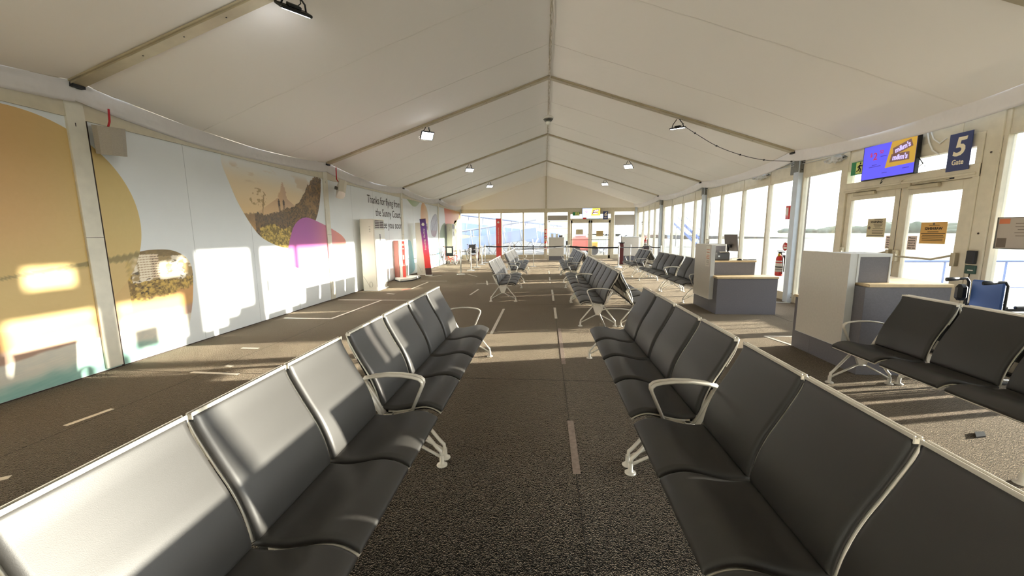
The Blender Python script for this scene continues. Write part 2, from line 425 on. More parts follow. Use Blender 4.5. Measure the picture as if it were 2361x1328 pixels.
struct(MB().box(-5.6, 5.75, YB - .2, YE + .25, -.12, 0).build('floor', M['carpet']))
fl = bpy.data.objects['floor']
b = MB()
def tape(p, q, w, bb, z=.0025):
    p = Vector((p[0], p[1], 0)); q = Vector((q[0], q[1], 0)); d = (q - p).normalized(); n = Vector((-d.y, d.x, 0)) * w / 2
    vs = [p - n, q - n, q + n, p + n]
    bb.prism([(v.x, v.y) for v in vs], .0005, z, 'z')
for p, q in [((-4.28, 4.08), (-3.66, 4.05)), ((-4.2, 2.79), (-4.15, 3.12)), ((-4.44, 5.045), (-4.18, 5.045)), ((-5.17, 7.0), (-4.19, 6.98)), ((-4.19, 6.98), (-4.08, 9.07)), ((-5.2, 9.08), (-2.87, 9.08)),
             ((-2.04, 9.9), (-1.99, 10.95)), ((-2.26, 12.1), (-1.66, 12.28)), ((-2.05, 12.95), (-1.87, 11.9)), ((-.95, 8.08), (-.94, 6.0)), ((-4.38, 10.12), (-4.13, 10.0)), ((-4.42, 14.15), (-4.05, 14.6)), ((-4.0, 11.0), (-3.98, 12.6)),
             ((-4.3, 12.85), (-3.4, 12.85)), ((-3.8, 2.05), (-3.7, 2.12)), ((.135, 7.18), (.135, 8.25)), ((.13, 9.1), (.13, 9.9)), ((.13, 10.02), (.13, 10.9)), ((.1, 12.35), (.1, 12.6)), ((.1, 13.05), (.1, 14.0)), ((.08, 13.08), (.75, 13.12)), ((.1, 15.2), (.1, 16.4)),
             ((3.3, 6.08), (3.44, 5.48)), ((3.3, 6.08), (4.3, 6.1)), ((-4.05, 4.32), (-3.95, 4.3)), ((-3.2, 15.2), (-2.6, 14.2)), ((-3.4, 16.2), (-3.0, 16.25))]:
    tape(p, q, .05, b)
b.build('tape_marking', M['tape'], fl)
b = MB()
for p, q in [((.14, 3.165), (.135, 2.42)), ((.165, 6.42), (.155, 4.62))]: tape(p, q, .052, b)
b.build('worn_tape_marking', M['tape_b'], fl)
b = MB()
for y in (4.09, 8.6, 13.1, 17.6): tape((-5.3, y), (5.4, y), .004, b, .0015)
for x in (-4.1, -2.0, .13, 2.2, 4.3): tape((x, -4), (x, 24), .003, b, .0015)
b.build('carpet_seam', M['seamline'], fl)

b = MB(); tape((-4.2, 10.75), (-4.05, 11.0), .06, b); b.build('red_tape_marking', mat('red_tape', (214, 110, 96), .7), fl)
# liner between the rafters
def sag(v): return max(math.sin(PI * v), 0) ** .75
def liner_z(k, v, x):
    q = abs(x) / EX
    return zc(x) + .05 - sag(v) * (.03 + .05 * q + .085 * q ** 4) + .006 * math.sin(7 * x + 3 * k) * sag(v) + .004 * math.sin(23 * v + 5 * q)
b = MB()
for k in range(len(RY) - 1):
    y0, y1 = RY[k], RY[k + 1]; rows = []
    for j in range(17):
        v = j / 16; row = []
        for i in range(33):
            x = -EX + 2 * EX * i / 32; q = abs(x) / EX
            row.append((x, y0 + (y1 - y0) * v, liner_z(k, v, x)))
        rows.append(row)
    b.grid(rows)
struct(b.build('ceiling', M['liner'], fix=False))
ceil = bpy.data.objects['ceiling']
b = MB()
for k in range(1, len(RY) - 1):
    for v in (.3125, .6875):
        y = RY[k] + (RY[k + 1] - RY[k]) * v
        rows = [[(-EX + 2 * EX * i / 32, y + dy, liner_z(k, v, -EX + 2 * EX * i / 32) - dz) for i in range(33)] for dy, dz in ((-.012, .002), (-.008, .006), (.008, .006), (.012, .002))]
        b.grid(rows)
b.build('liner_weld', M['liner'], ceil, fix=False)
# scalloped valance hanging from the liner's edge, one each side
for side, nm in ((-1, 'trim_1'), (1, 'trim_2')):
    b = MB()
    for k in range(len(RY) - 1):
        y0, y1 = RY[k], RY[k + 1]; rows = []
        for j in range(25):
            v = j / 24; y = y0 + (y1 - y0) * v
            zt = zc(EX) + .05 - sag(v) * .165; zb = 3.105 - .15 * sag(v) + .012 * math.sin(9 * v + k)
            row = []
            for i in range(7):
                t = i / 6
                x = EX + .06 * t ** .7 + .010 * math.sin(PI * t * 2 + 14 * v) * (1 - t) + .004 * math.sin(31 * v + 4 * t)
                row.append((side * x, y, zt + (zb - zt) * t))
            row.append((side * (EX + .085), y, zb + .004)); row.append((side * (EX + .087), y, zb + .05))
            rows.append(row)
        b.grid(rows)
    o = struct(b.build(nm, M['valance'], fix=False))
# rafters
for k, y in enumerate(RY[:-1]):
    b = MB()
    for s in (-1, 1):
        b.prism([(0, HR), (s * EX, HE), (s * EX, HE + .12), (0, HR + .12)], y - .065, y + .065, 'y')
        b.prism([(0, HR + .02), (s * EX, HE + .02), (s * EX, HE + .04), (0, HR + .04)], y - .085, y + .085, 'y')
    if k > 1:
        for s in (-1, 1):
            for i in range(9):
                x = s * (.4 + i * .5); b.box(x - .006, x + .006, y - .006, y + .006, zc(x) - .004, zc(x) + .01, mi=1)
        b.box(-EX - .04, -EX + .02, y - .06, y + .06, HE - .025, HE + .05, mi=1); b.box(EX - .02, EX + .04, y - .06, y + .06, HE - .025, HE + .05, mi=1)
    struct(b.build('ceiling_beam', [M['rafter'], M['black']]))
# unseen eave strips added to stop light leaking between liner and walls
for s, nm in ((-1, 'eave_light_stop'), (1, 'eave_light_stop')):
    struct(MB().box(s * 5.26, s * 5.62, YB, YE + .1, 3.30, 3.44).build(nm, M['rafter']))
# ridge lacing
b = MB(); pts = []
for i in range(140):
    y = -1 + i * .18; pts.append((.012 + .016 * (1 if i % 2 else -1) + .01 * math.sin(i * .7), y, HR + .015 - .035 * sag(((y - RY[1]) / 5) % 1) - .01 * (i % 3)))
b.tube(pts, .007, 5); b.tube([(.03 + .012 * math.sin(p[1] * 9), p[1], p[2] - .012 - .012 * math.sin(p[1] * 5)) for p in pts[::2]], .006, 5)
b.build('ridge_lacing', M['rope'], ceil)
MB().box(-.008, .008, -1, 24.1, HR + .0, HR + .012).build('ridge_seam', M['rafter'], ceil)

# left wall with its posts and joints
struct(MB().box(WL - .12, WL, YB, YE, .012, 3.3).build('wall_left', M['panel']))
wl = bpy.data.objects['wall_left']
b = MB()
for y in (-3.5, -2.3, -1.1, .1, 1.3, 2.5, 5.45, 6.64, 7.83, 10.4, 11.75, 12.9, 15.4, 16.6, 17.8, 20.4, 21.6, 22.8): b.box(WL - .001, WL + .0008, y - .0025, y + .0025, .02, 3.0)
b.build('panel_joint', mat('panel_joint_grey', (176, 182, 184), .6), wl)
struct(MB().box(WL - .1, WL + .004, YB, YE, 0, .012).build('base_gap_shade', M['seam']))  # dark strip coloured as the shade in the gap under the panels
struct(MB().box(WL - .02, WL + .018, YB, YE, 2.93, 3.28).build('trim_3', M['cream']))
for k, y in enumerate(RY[1:-1]):
    b = MB(); b.box(WL - .02, WL + .03, y - .07, y + .11, .03 if k == 1 else .012, 3.26, .004)
    b.box(WL - .01, WL + .012, y + .112, y + .135, 0, 3.26, mi=1)
    b.box(WL + .02, WL + .0308, y, y + .008, 2.84, 2.88, mi=1)
    b.box(WL + .02, WL + .0306, y - .07, y + .11, 1.60, 1.604, mi=1)
    struct(b.build('wall_post', [M['post'], M['seam']]))
struct(MB().box(-5.5, 5.6, YB - .12, YB, 0, 5).build('wall_back', M['panel']))

# right wall: window runs, columns, fascia
wn = [0]
def window_run(y0, y1, cuts, zt=2.73, zb=.19, x=5.47):
    wn[0] += 1; b = MB()
    b.box(x, x + .09, y0, y1, zt, zt + .07, .003); b.box(x, x + .09, y0, y1, zb - .06, zb, .003)
    b.box(x + .02, x + .07, y0, y1, 0, zb - .06)
    ed = [y0] + list(cuts) + [y1]
    for i, y in enumerate(ed):
        w = .035 if 0 < i < len(ed) - 1 else .03
        yy = y if 0 < i < len(ed) - 1 else (y + .03 if i == 0 else y - .03)
        b.box(x - .012, x + .09, yy - w, yy + w, 0, zt + .3, .004)
        b.box(x - .0125, x - .011, yy + w - .012, yy + w - .007, .2, zt, mi=1)
    f = struct(b.build('window_%d' % wn[0], [M['cream'], M['seam']]))
    for i in range(len(ed) - 1):
        a = ed[i] + (.035 if i else .06); c = ed[i + 1] - (.035 if i + 1 < len(ed) - 1 else .06)
        MB().box(x + .043, x + .049, a - .008, c + .008, zb - .01, zt + .01).build('pane', M['glass'], f)
    return f
window_run(-5.85, -1.05, [-4.6, -3.4, -2.2])
window_run(-.72, 3.95, [.5, 1.75, 2.9])
window_run(4.32, 5.38, [])
window_run(7.9, 9.08, [])
window_run(9.24, 14.05, [10.33, 11.6, 12.95])
window_run(14.28, 19.02, [15.15, 16.42, 17.75])
window_run(19.26, 24.05, [20.45, 21.55, 22.75])
for y in RY[1:-1]:
    b = MB(); b.box(5.36, 5.58, y - .06, y + .11, 0, 3.26, .004)
    b.box(5.352, 5.36, y - .05, y + .1, 2.86, 3.12, mi=1); b.box(5.38, 5.56, y - .068, y - .058, 2.84, 3.12, mi=1)
    b.box(5.44, 5.47, y + .2, y + .36, 2.84, 3.1, mi=1)
    for p in ((5.42, 2.9), (5.5, 3.05), (5.42, 3.05), (5.5, 2.9)): b.box(p[0] - .008, p[0] + .008, y - .074, y - .066, p[1] - .01, p[1] + .01, mi=2)
    for p in ((5.44, .12), (5.5, .12), (5.44, .2)): b.box(p[0] - .007, p[0] + .007, y - .063, y - .059, p[1] - .007, p[1] + .007, mi=1)
    b.box(5.58, 5.6, y - .09, y - .05, 0, 3.2, mi=3)
    struct(b.build('wall_column', [M['steel'], M['bracket'], M['black'], M['seam']]))
struct(MB().box(5.475, 5.56, YB, YE, 2.80, 3.32).build('wall_right', M['cream']))
b = MB(); b.box(5.44, 5.57, 5.37, 5.55, 0, 3.2, .006)
for z in (.75, 1.55, 2.55): b.lathe([(.012, 0), (.012, .004), (0, .004)], 10, mx=Matrix.Translation((5.44, 5.46, z)) @ Matrix.Rotation(-PI / 2, 4, 'Y'), mi=1)
struct(b.build('wall_column', [M['cream'], M['seam']]))

# ------------------------------------------------------------------ double doors
def rail_glass(b, x0, x1, ya, yb, za, zb, st, top, bot):
    b.box(x0, x1, ya, ya + st, za, zb, .004); b.box(x0, x1, yb - st, yb, za, zb, .004)
    b.box(x0, x1, ya + st, yb - st, zb - top, zb, .004); b.box(x0, x1, ya + st, yb - st, za, za + bot, .004)
b = MB()
b.box(5.43, 5.57, 7.76, 7.9, 0, 3.2, .005); b.box(5.43, 5.57, 5.55, 5.63, 0, 2.8, .005)
b.box(5.42, 5.57, 5.55, 7.8, 2.27, 2.44, .006); b.box(5.44, 5.56, 5.55, 7.8, 2.66, 2.83, .004)
b.box(5.43, 5.5, 5.55, 7.8, .0, .012)
b.box(5.40, 5.425, 5.58, 7.78, 2.30, 2.335, .006)
b.box(5.455, 5.475, 5.55, 7.9, 2.80, 3.2)
d1 = struct(b.build('door_1', M['cream']))
MB().box(5.513, 5.519, 5.62, 7.78, 2.43, 2.67).build('fanlight', M['glass'], d1)
for ya, yb, hinge in ((6.655, 7.755, 1), (5.635, 6.645, -1)):
    b = MB(); rail_glass(b, 5.46, 5.53, ya, yb, .01, 2.265, .105 if hinge > 0 else .12, .13, .2)
    b.box(5.457, 5.461, ya + (.002 if hinge > 0 else -.004), ya + .008, .02, 2.26, mi=1)
    lf = b.build('door_leaf', [M['cream'], M['seam']], d1)
    MB().box(5.49, 5.496, ya + .09, yb - .09, .2, 2.145).build('glass', M['glass'], lf)
    g = MB(); zb_ = 1.2
    y_h, y_f = (yb - .06, ya + .06)
    g.box(5.40, 5.46, y_h - .03, y_h + .03, zb_ - .09, zb_ + .09, .006); g.box(5.40, 5.46, y_f - .03, y_f + .03, zb_ - .09, zb_ + .09, .006)
    g.tube([(5.42, y_h, zb_ + .05), (5.33, y_h - .12, zb_), (5.32, y_f + .2, zb_ - .01), (5.35, y_f + .1, zb_ + .02), (5.42, y_f, zb_ + .06)], .014, 8)
    g.build('push_bar', M['rafter'], lf)
    c = MB(); c.box(5.40, 5.46, (ya + yb) / 2 - .1, (ya + yb) / 2 + .35, 2.20, 2.26, .01); c.tube([(5.42, (ya + yb) / 2 + .3, 2.27), (5.36, (ya + yb) / 2 + .1, 2.285), (5.41, (ya + yb) / 2 - .25, 2.295)], .011, 6)
    c.box(5.41, 5.44, (ya + yb) / 2 - .3, (ya + yb) / 2 - .2, 2.28, 2.31, mi=1)
    c.build('door_closer', [M['rafter'], M['black']], lf)
    h = MB(); h.tube([(5.53, ya + (.06 if hinge < 0 else .98), .8), (5.60, ya + (.06 if hinge < 0 else .98), .82), (5.60, ya + (.06 if hinge < 0 else .98), 1.06), (5.53, ya + (.06 if hinge < 0 else .98), 1.08)], .012, 8)
    h.build('pull_handle', M['steel'], lf)
b = MB(); b.box(5.395, 5.455, 6.45, 7.05, 2.24, 2.305, .006); b.build('lock_housing', M['rafter'], d1)
# cable conduit curving over the door
cd = tag(MB().tube([(5.432, 5.62, 2.415), (5.432, 6.2, 2.415), (5.43, 6.45, 2.41), (5.415, 6.55, 2.39), (5.405, 6.62, 2.36), (5.40, 6.62, 2.31)], .013, 8).build('conduit', M['cream']),
         'bent cream cable conduit over the doors under the gate 5 sign', 'conduit')

# end wall
def end_frame(name, x0, x1, cuts, zt=2.83, zb=.25, posts=None):
    wn[0] += 1; b = MB(); y = YE
    b.box(x0, x1, y, y + .09, zt, zt + .06, .003); b.box(x0, x1, y, y + .09, zb - .06, zb, .003); b.box(x0, x1, y + .02, y + .07, 0, zb - .06)
    ed = [x0] + cuts + [x1]
    for i, x in enumerate(ed):
        w = .04
        b.box(x - w, x + w, y - .012, y + .09, 0, zt + .25, .004)
    f = struct(b.build('window_%d' % wn[0], M['cream']))
    for i in range(len(ed) - 1):
        MB().box(ed[i] + .03, ed[i + 1] - .03, y + .043, y + .049, zb - .01, zt + .01).build('pane', M['glass_end'], f)
    return f
end_frame('w', -5.42, -.08, [-4.165, -2.78, -1.40])
wc = end_frame('w', .06, 1.37, [])
wr = end_frame('w', 4.1, 5.36, [])
MB().box(.11, 1.32, YE - .02, YE + .0, 2.34, 2.64).build('blind', M['blind'], wc)
MB().box(4.15, 5.31, YE - .02, YE + .0, 2.02, 2.64).build('blind', M['blind'], wr)
struct(MB().box(-.1, .06, YE - .03, YE + .1, 0, 3.1, .005).build('wall_column', M['cream']))
for x in (-5.42, 5.45): struct(MB().box(x - .1, x + .1, YE - .1, YE + .1, 0, 3.2, .005).build('wall_column', M['steel']))
struct(MB().box(-5.5, 5.6, YE + .0, YE + .1, 2.89, 3.12).build('wall_end', M['cream']))
g = MB(); n = 24
rows = [[(-5.35 + 10.7 * i / n, YE - .06 - .01 * math.sin(i * .9), 3.06 + .01 * math.sin(i * 1.3)) for i in range(n + 1)], [(-5.35 + 10.7 * i / n, YE - .05, zc(-5.35 + 10.7 * i / n) + .08) for i in range(n + 1)]]
g.grid(rows); struct(g.build('wall_gable', M['liner'], fix=False))
struct(MB().box(-5.5, 5.5, YE + .02, YE + .06, 3.1, 5.1).build('wall_gable_back', M['cream']))
struct(MB().box(-.03, .03, YE - .1, YE - .06, 3.06, 4.98).build('trim_4', M['rafter']))
b = MB(); y = YE
b.box(1.38, 1.5, y - .02, y + .1, 0, 2.9, .004); b.box(3.93, 4.08, y - .02, y + .1, 0, 2.9, .004)
b.box(1.5, 3.93, y - .02, y + .1, 2.33, 2.44, .004); b.box(1.5, 3.93, y, y + .1, 2.70, 2.9, .004)
d2 = struct(b.build('door_2', M['cream']))
MB().box(1.5, 3.93, y + .043, y + .049, 2.43, 2.71).build('fanlight', M['glass_end'], d2)
for xa, xb in ((1.51, 2.705), (2.715, 3.92)):
    b = MB()
    b.box(xa, xa + .11, y + .01, y + .08, .01, 2.33, .004); b.box(xb - .11, xb, y + .01, y + .08, .01, 2.33, .004); b.box(xa, xb, y + .01, y + .08, 2.17, 2.33, .004); b.box(xa, xb, y + .01, y + .08, .01, .2, .004)
    lf = b.build('door_leaf', M['cream'], d2)
    MB().box(xa + .1, xb - .1, y + .043, y + .049, .19, 2.18).build('glass', M['glass_end'], lf)
    MB().tube([(xa + .04, y + .0, 1.18), (xa + .1, y - .06, 1.15), (xb - .1, y - .06, 1.15), (xb - .04, y, 1.18)], .016, 6).build('push_bar', M['bracket'], lf)

# ------------------------------------------------------------------ printed mural on the left wall
def hsh(i, j, s=0):
    n = (i * 374761393 + j * 668265263 + s * 974634721) & 0xffffffff
    n = ((n ^ (n >> 13)) * 1274126177) & 0xffffffff
    return ((n ^ (n >> 16)) & 0xffff) / 65535
def vn(x, y, s=0):
    i, j = math.floor(x), math.floor(y); fx, fy = x - i, y - j; fx = fx * fx * (3 - 2 * fx); fy = fy * fy * (3 - 2 * fy)
    a = hsh(i, j, s) * (1 - fx) + hsh(i + 1, j, s) * fx; c = hsh(i, j + 1, s) * (1 - fx) + hsh(i + 1, j + 1, s) * fx
    return a * (1 - fy) + c * fy
def fbm(x, y, s=0, o=4):
    t = 0; a = .5
    for k in range(o): t += a * vn(x, y, s + k); x *= 2.07; y *= 2.07; a *= .5
    return t
def mixc(a, c, t):
    t = min(max(t, 0), 1); return tuple(p * (1 - t) + q * t for p, q in zip(a, c))
def sst(a, c, x):
    t = min(max((x - a) / (c - a), 0), 1); return t * t * (3 - 2 * t)

def decal(name, outline, ctr, color, off, rings, sub=6, parent=None, gam=.84):
    out = closed_path([(p[0], p[1], 0) for p in outline], sub); n = len(out)
    vs = [(WL + off, ctr[0], ctr[1])]; fs = []
    for r in range(1, rings + 1):
        t = r / rings
        for p in out: vs.append((WL + off, ctr[0] + (p.x - ctr[0]) * t, min(max(ctr[1] + (p.y - ctr[1]) * t, .014), 3.02)))
    for j in range(n): fs.append((0, 1 + j, 1 + (j + 1) % n))
    for r in range(rings - 1):
        for j in range(n):
            j2 = (j + 1) % n; a = 1 + r * n; fs.append((a + j, a + n + j, a + n + j2, a + j2))
    me = bpy.data.meshes.new(name); me.from_pydata(vs, [], fs); me.materials.append(M['print'])
    ca = me.color_attributes.new('print', 'FLOAT_COLOR', 'POINT')
    data = []
    for v in vs: data += [*lin([255 * (min(max(q, 0), 255) / 255) ** gam for q in color(v[1], v[2])]), 1]
    ca.data.foreach_set('color', data)
    o = bpy.data.objects.new(name, me); COL.objects.link(o); o.parent = parent
    return o

def c_beach(y, z):
    # sea, foam, sand, dune scrub, town with a tower block, horizon hill
    w = .12 * (fbm(y * 2.2, z * 2.2, 3) - .5) + .03 * math.sin(2.1 * y)
    n = fbm(y * 9, z * 14, 7); n2 = fbm(y * 26, z * 30, 9)
    tilt = .10 * (y - 4)
    shore = .30 + w + .06 * (y - 4)
    sea = mixc((112, 168, 158), (168, 206, 192), n)
    foam = mixc((236, 226, 206), (200, 200, 190), n2 * .8)
    sand = mixc((190, 134, 80), (214, 158, 88), fbm(y * 3, z * 9, 5))
    wet = (176, 140, 118)
    c = mixc(sea, foam, sst(shore - .22, shore - .02, z + .10 * (n - .5)))
    c = mixc(c, wet, sst(shore + .1, shore + .13, z)); c = mixc(c, sand, sst(shore + .22, shore + .30, z))
    scrub0 = .80 + .05 * math.sin(y * 5) + .12 * (n - .5) - max(0, 4.55 - y) * -.12
    sc = mixc((120, 92, 44), (206, 166, 78), sst(.3, .62, n2)); sc = mixc(sc, (74, 58, 34), sst(.56, .7, fbm(y * 34, z * 34, 21)))
    if y > 4.2: c = mixc(c, sc, sst(scrub0, scrub0 + .05, z) * sst(4.2, 4.5, y))
    town0 = 1.02 + .08 * (fbm(y * 6, 1, 31) - .5)
    if z > town0 and y > 4.5:
        t = fbm(y * 11, z * 16, 41)
        c = mixc((240, 226, 200), (160, 132, 84), sst(.4, .55, t)); c = mixc(c, (92, 80, 62), sst(.58, .66, fbm(y * 19, z * 23, 43)))
    if z > 1.33 + .02 * n: c = mixc((150, 122, 72), (96, 76, 44), n2)
    # tower block, seen corner on
    if 4.60 < y < 4.87 and 1.06 + (y - 4.6) * -.05 < z < 1.375:
        row = (z * 30) % 1; colm = (y * 26) % 1
        c = (246, 232, 204) if y < 4.76 else (232, 208, 172)
        if row < .4 and colm > .2: c = (190, 160, 122) if y < 4.76 else (120, 92, 66)
    if 4.86 < y < 5.16 and 1.02 < z < 1.10 + .03 * math.sin(y * 20): c = (244, 228, 200)
    # left of the blob: hill strip and flat warm dune
    if y < 4.45:
        top = 1.33 + .14 * (y - 4.06)
        h = sst(top - .09, top - .04, z)
        c2 = mixc((214, 176, 110), (196, 158, 98), fbm(y * 3, z * 8, 51))
        c2 = mixc(c2, mixc((110, 92, 48), (158, 132, 70), n2), h * sst(3.3, 3.7, y))
        c = mixc(c, c2, sst(.62, .75, z + .06 * (n - .5)))
    return c
def c_circle(y, z):
    base = mixc((206, 152, 84), (204, 172, 96), sst(3.2, 4.6, y)); base = mixc(base, (196, 160, 86), sst(1.9, 1.0, z))
    top = 1.33 + .14 * (y - 4.06)
    if z < top: base = mixc(base, c_beach(y, z), .42)
    rg = .05 * fbm(y * 14, 3, 65) + .05 * sst(3.4, 4.4, y)
    if top - rg < z < top + .02 * (fbm(y * 30, 5, 67) - .5): base = mixc(base, (112, 96, 52), .75)
    return tuple(q + 5 * (fbm(y * 40, z * 40, 61) - .5) for q in base)
def c_mount(y, z):
    n = fbm(y * 9, z * 9, 71); n2 = fbm(y * 22, z * 22, 73); n3 = fbm(y * 45, z * 45, 75)
    sky = mixc((226, 182, 118), (232, 204, 158), sst(1.9, 2.6, z)); sky = mixc(sky, (224, 224, 218), sst(2.45, 2.9, z + .05 * (y - 7)))
    cl = sst(.52, .62, fbm(y * 2.2, z * 6, 77)) * sst(2.5, 2.62, z) * sst(2.9, 2.75, z); sky = mixc(sky, (196, 164, 124), cl * .6)
    c = sky
    dx = abs(y - 7.56 - (.03 if z > 2.45 else 0)); half = .02 + max(0, 2.64 - z) * (.42 if z > 2.35 else .3) + max(0, 2.36 - z) * 1.6
    if z < 2.66 and dx < half: c = mixc((190, 138, 92), (176, 130, 96), sst(-.05, .08, y - 7.56)); c = mixc(c, sky, .25 + .3 * sst(2.3, 2.1, z))
    # small feathery tree left
    if (y - 6.88) ** 2 / .05 + (z - 2.30) ** 2 / .03 < 1 and fbm(y * 16, z * 16, 81) > .5: c = mixc(c, (150, 112, 62), .75)
    if abs(y - 6.98 - .2 * (z - 2.1)) < .012 and 1.95 < z < 2.35: c = (140, 104, 62)
    # two hikers
    for py, z0, z1 in ((7.44, 2.06, 2.32), (7.58, 2.12, 2.32)):
        t = (z - z0) / (z1 - z0)
        if 0 < t < 1:
            if t > .87: hit = (y - py) ** 2 + (z - z0 - .935 * (z1 - z0)) ** 2 < .017 ** 2
            elif t > .45: hit = abs(y - py) < .030
            else: hit = .006 < abs(y - py) < .024
            if hit: c = (58, 42, 30)
    pts = [(6.0, 1.95), (6.66, 2.02), (7.0, 2.0), (7.32, 2.07), (7.9, 2.22), (8.19, 2.4), (8.45, 2.72), (8.73, 2.93), (9.1, 2.9)]
    hz = pts[-1][1]
    for (a, b2), (c1, d2_) in zip(pts, pts[1:]):
        if a <= y <= c1: hz = b2 + (d2_ - b2) * (y - a) / (c1 - a)
    hz += .10 * (fbm(y * 12, 2, 83) - .5) + .05 * (n3 - .5)
    if z < hz:
        g = mixc((66, 46, 26), (122, 86, 42), n2 * 1.3 - .1); g = mixc(g, (44, 36, 24), sst(.5, .62, n3))
        if y < 6.75: g = mixc((150, 100, 50), (190, 140, 74), n2)
        g = mixc(g, (160, 112, 54), .5 * sst(.5, .62, n) * sst(8.1, 8.5, y))
        g = mixc(g, (92, 76, 64), .45 * sst(1.7, 1.95, z) * sst(7.9, 7.4, y))
        c = g
    bush = 1.78 + .05 * math.sin(9 * y) + .05 * (n2 - .5)
    if 6.85 < y < 7.75 and z < bush: c = mixc((104, 82, 28), (196, 158, 62), sst(.32, .62, n2)); c = mixc(c, (66, 52, 22), sst(.55, .66, n3))
    return c
def c_pink(y, z):
    return mixc(mixc((168, 84, 160), (206, 98, 168), sst(1.7, 1.0, z)), (222, 136, 124), sst(8.2, 9.7, y))
decal('beach_print', [(4.58, 1.405), (4.8, 1.43), (5.08, 1.41), (5.28, 1.30), (5.36, 1.12), (5.32, .73), (5.22, .36), (5.10, .08), (5.02, -.2), (3.6, -.3), (1.6, -.2), (1.5, .5), (1.7, .95), (2.6, 1.04), (3.29, 1.165), (3.75, 1.27), (4.06, 1.335)], (4.45, .72), c_beach, .002, 120, 18, wl)
decal('amber_disc_print', [(3.57 + 1.13 * math.cos(a * PI / 10), 1.775 + 1.13 * math.sin(a * PI / 10)) for a in range(20)], (3.57, 1.775), c_circle, .0035, 70, 8, wl, .72)
decal('mountain_print', [(6.12, 2.85), (6.255, 2.46), (6.4, 2.15), (6.65, 1.785), (6.89, 1.56), (7.285, 1.40), (7.6, 1.345), (7.95, 1.37), (8.3, 1.55), (8.58, 1.85), (8.78, 2.15), (8.91, 2.5), (8.97, 2.8), (8.96, 3.02), (8.3, 3.06), (7.2, 3.06), (6.3, 3.0)], (7.7, 2.15), c_mount, .002, 110, 18, wl, .70)
decal('pink_pebble_print', [(7.57, 1.2), (7.66, 1.5), (7.89, 1.84), (8.28, 1.99), (8.85, 1.88), (9.4, 1.72), (9.8, 1.56), (9.94, 1.38), (9.66, 1.17), (8.73, .985), (8.2, .92), (7.88, .905), (7.66, 1.0)], (8.5, 1.4), c_pink, .004, 16, 6, wl)
decal('green_drop_print', [(14.62, 3.1), (15.1, 2.80), (15.6, 2.70), (16.1, 2.82), (16.45, 3.1)], (15.5, 2.98), lambda y, z: mixc((150, 172, 116), (176, 188, 168), sst(14.9, 16.3, y)), .002, 8, 8, wl)
decal('orange_oval_print', [(16.38, 2.5), (16.6, 2.9), (16.95, 2.92), (17.35, 2.62), (17.45, 2.1), (17.3, 1.5), (17.0, 1.28), (16.6, 1.5), (16.4, 2.0)], (16.9, 2.1), lambda y, z: mixc((222, 160, 106), (226, 190, 142), sst(16.5, 17.4, y)), .002, 8, 6, wl)
def c_bridge(y, z):
    c = mixc((176, 176, 186), (150, 150, 164), fbm(y * 6, z * 6, 91))
    if abs((y * 3.1 + z * 1.3) % 1 - .5) < .07 or abs((y * 1.3 - z * 2.2) % 1 - .5) < .05: c = (122, 118, 130)
    if z < 1.75: c = mixc(c, (160, 126, 138), .6)
    return c
decal('bridge_print', [(17.75, 2.0), (18.0, 2.3), (18.4, 2.5), (18.85, 2.52), (18.95, 2.1), (18.8, 1.7), (18.5, 1.46), (18.0, 1.5), (17.8, 1.7)], (18.35, 2.0), c_bridge, .002, 26, 8, wl)
decal('teal_print', [(18.2, .2), (18.6, .62), (19.0, .9), (19.3, .95), (19.5, .6), (19.4, .1), (18.8, .02)], (18.9, .45), lambda y, z: (140, 196, 212), .002, 6, 6, wl)
decal('orange_panel_print', [(20.45, 3.1), (20.45, 2.4), (20.5, 1.5), (21.0, 1.35), (22.0, 1.9), (23.4, 2.4), (24.1, 2.5), (24.1, 3.1), (22, 3.12)], (21.8, 2.6), lambda y, z: mixc((214, 104, 66), (216, 160, 84), sst(20.5, 24, y)), .002, 10, 6, wl)
decal('sage_print', [(19.35, .9), (19.3, 1.5), (19.6, 1.9), (20.1, 2.12), (20.6, 2.1), (20.8, 1.5), (20.5, .9)], (20.05, 1.45), lambda y, z: (150, 168, 150), .003, 6, 6, wl)
decal('blue_print', [(15.35, .2), (15.2, .8), (15.0, 1.3), (14.6, 1.35), (14.2, 1.2), (14.0, .8), (14.1, .2), (14.7, .05)], (14.6, .7), lambda y, z: mixc((190, 222, 232), (140, 196, 220), sst(14.3, 15.2, y)), .002, 8, 6, wl)
decal('yellow_print', [(22.6, 2.3), (22.2, 1.4), (22.5, .6), (23.3, .3), (24.0, .5), (24.1, 1.6), (23.6, 2.25)], (23.2, 1.3), lambda y, z: (236, 224, 150), .002, 6, 6, wl)
for body, z, y1, w in (('Thanks for flying from', 2.55, 13.98, 2.62), ('the Sunny Coast,', 2.18, 14.02, 2.12), ('See you soon', 1.80, 14.06, 1.80)):
    text('mural_lettering', body, M['ink'], .34, wl, on_left(y1 - w, z, WL + .0035), width=w)

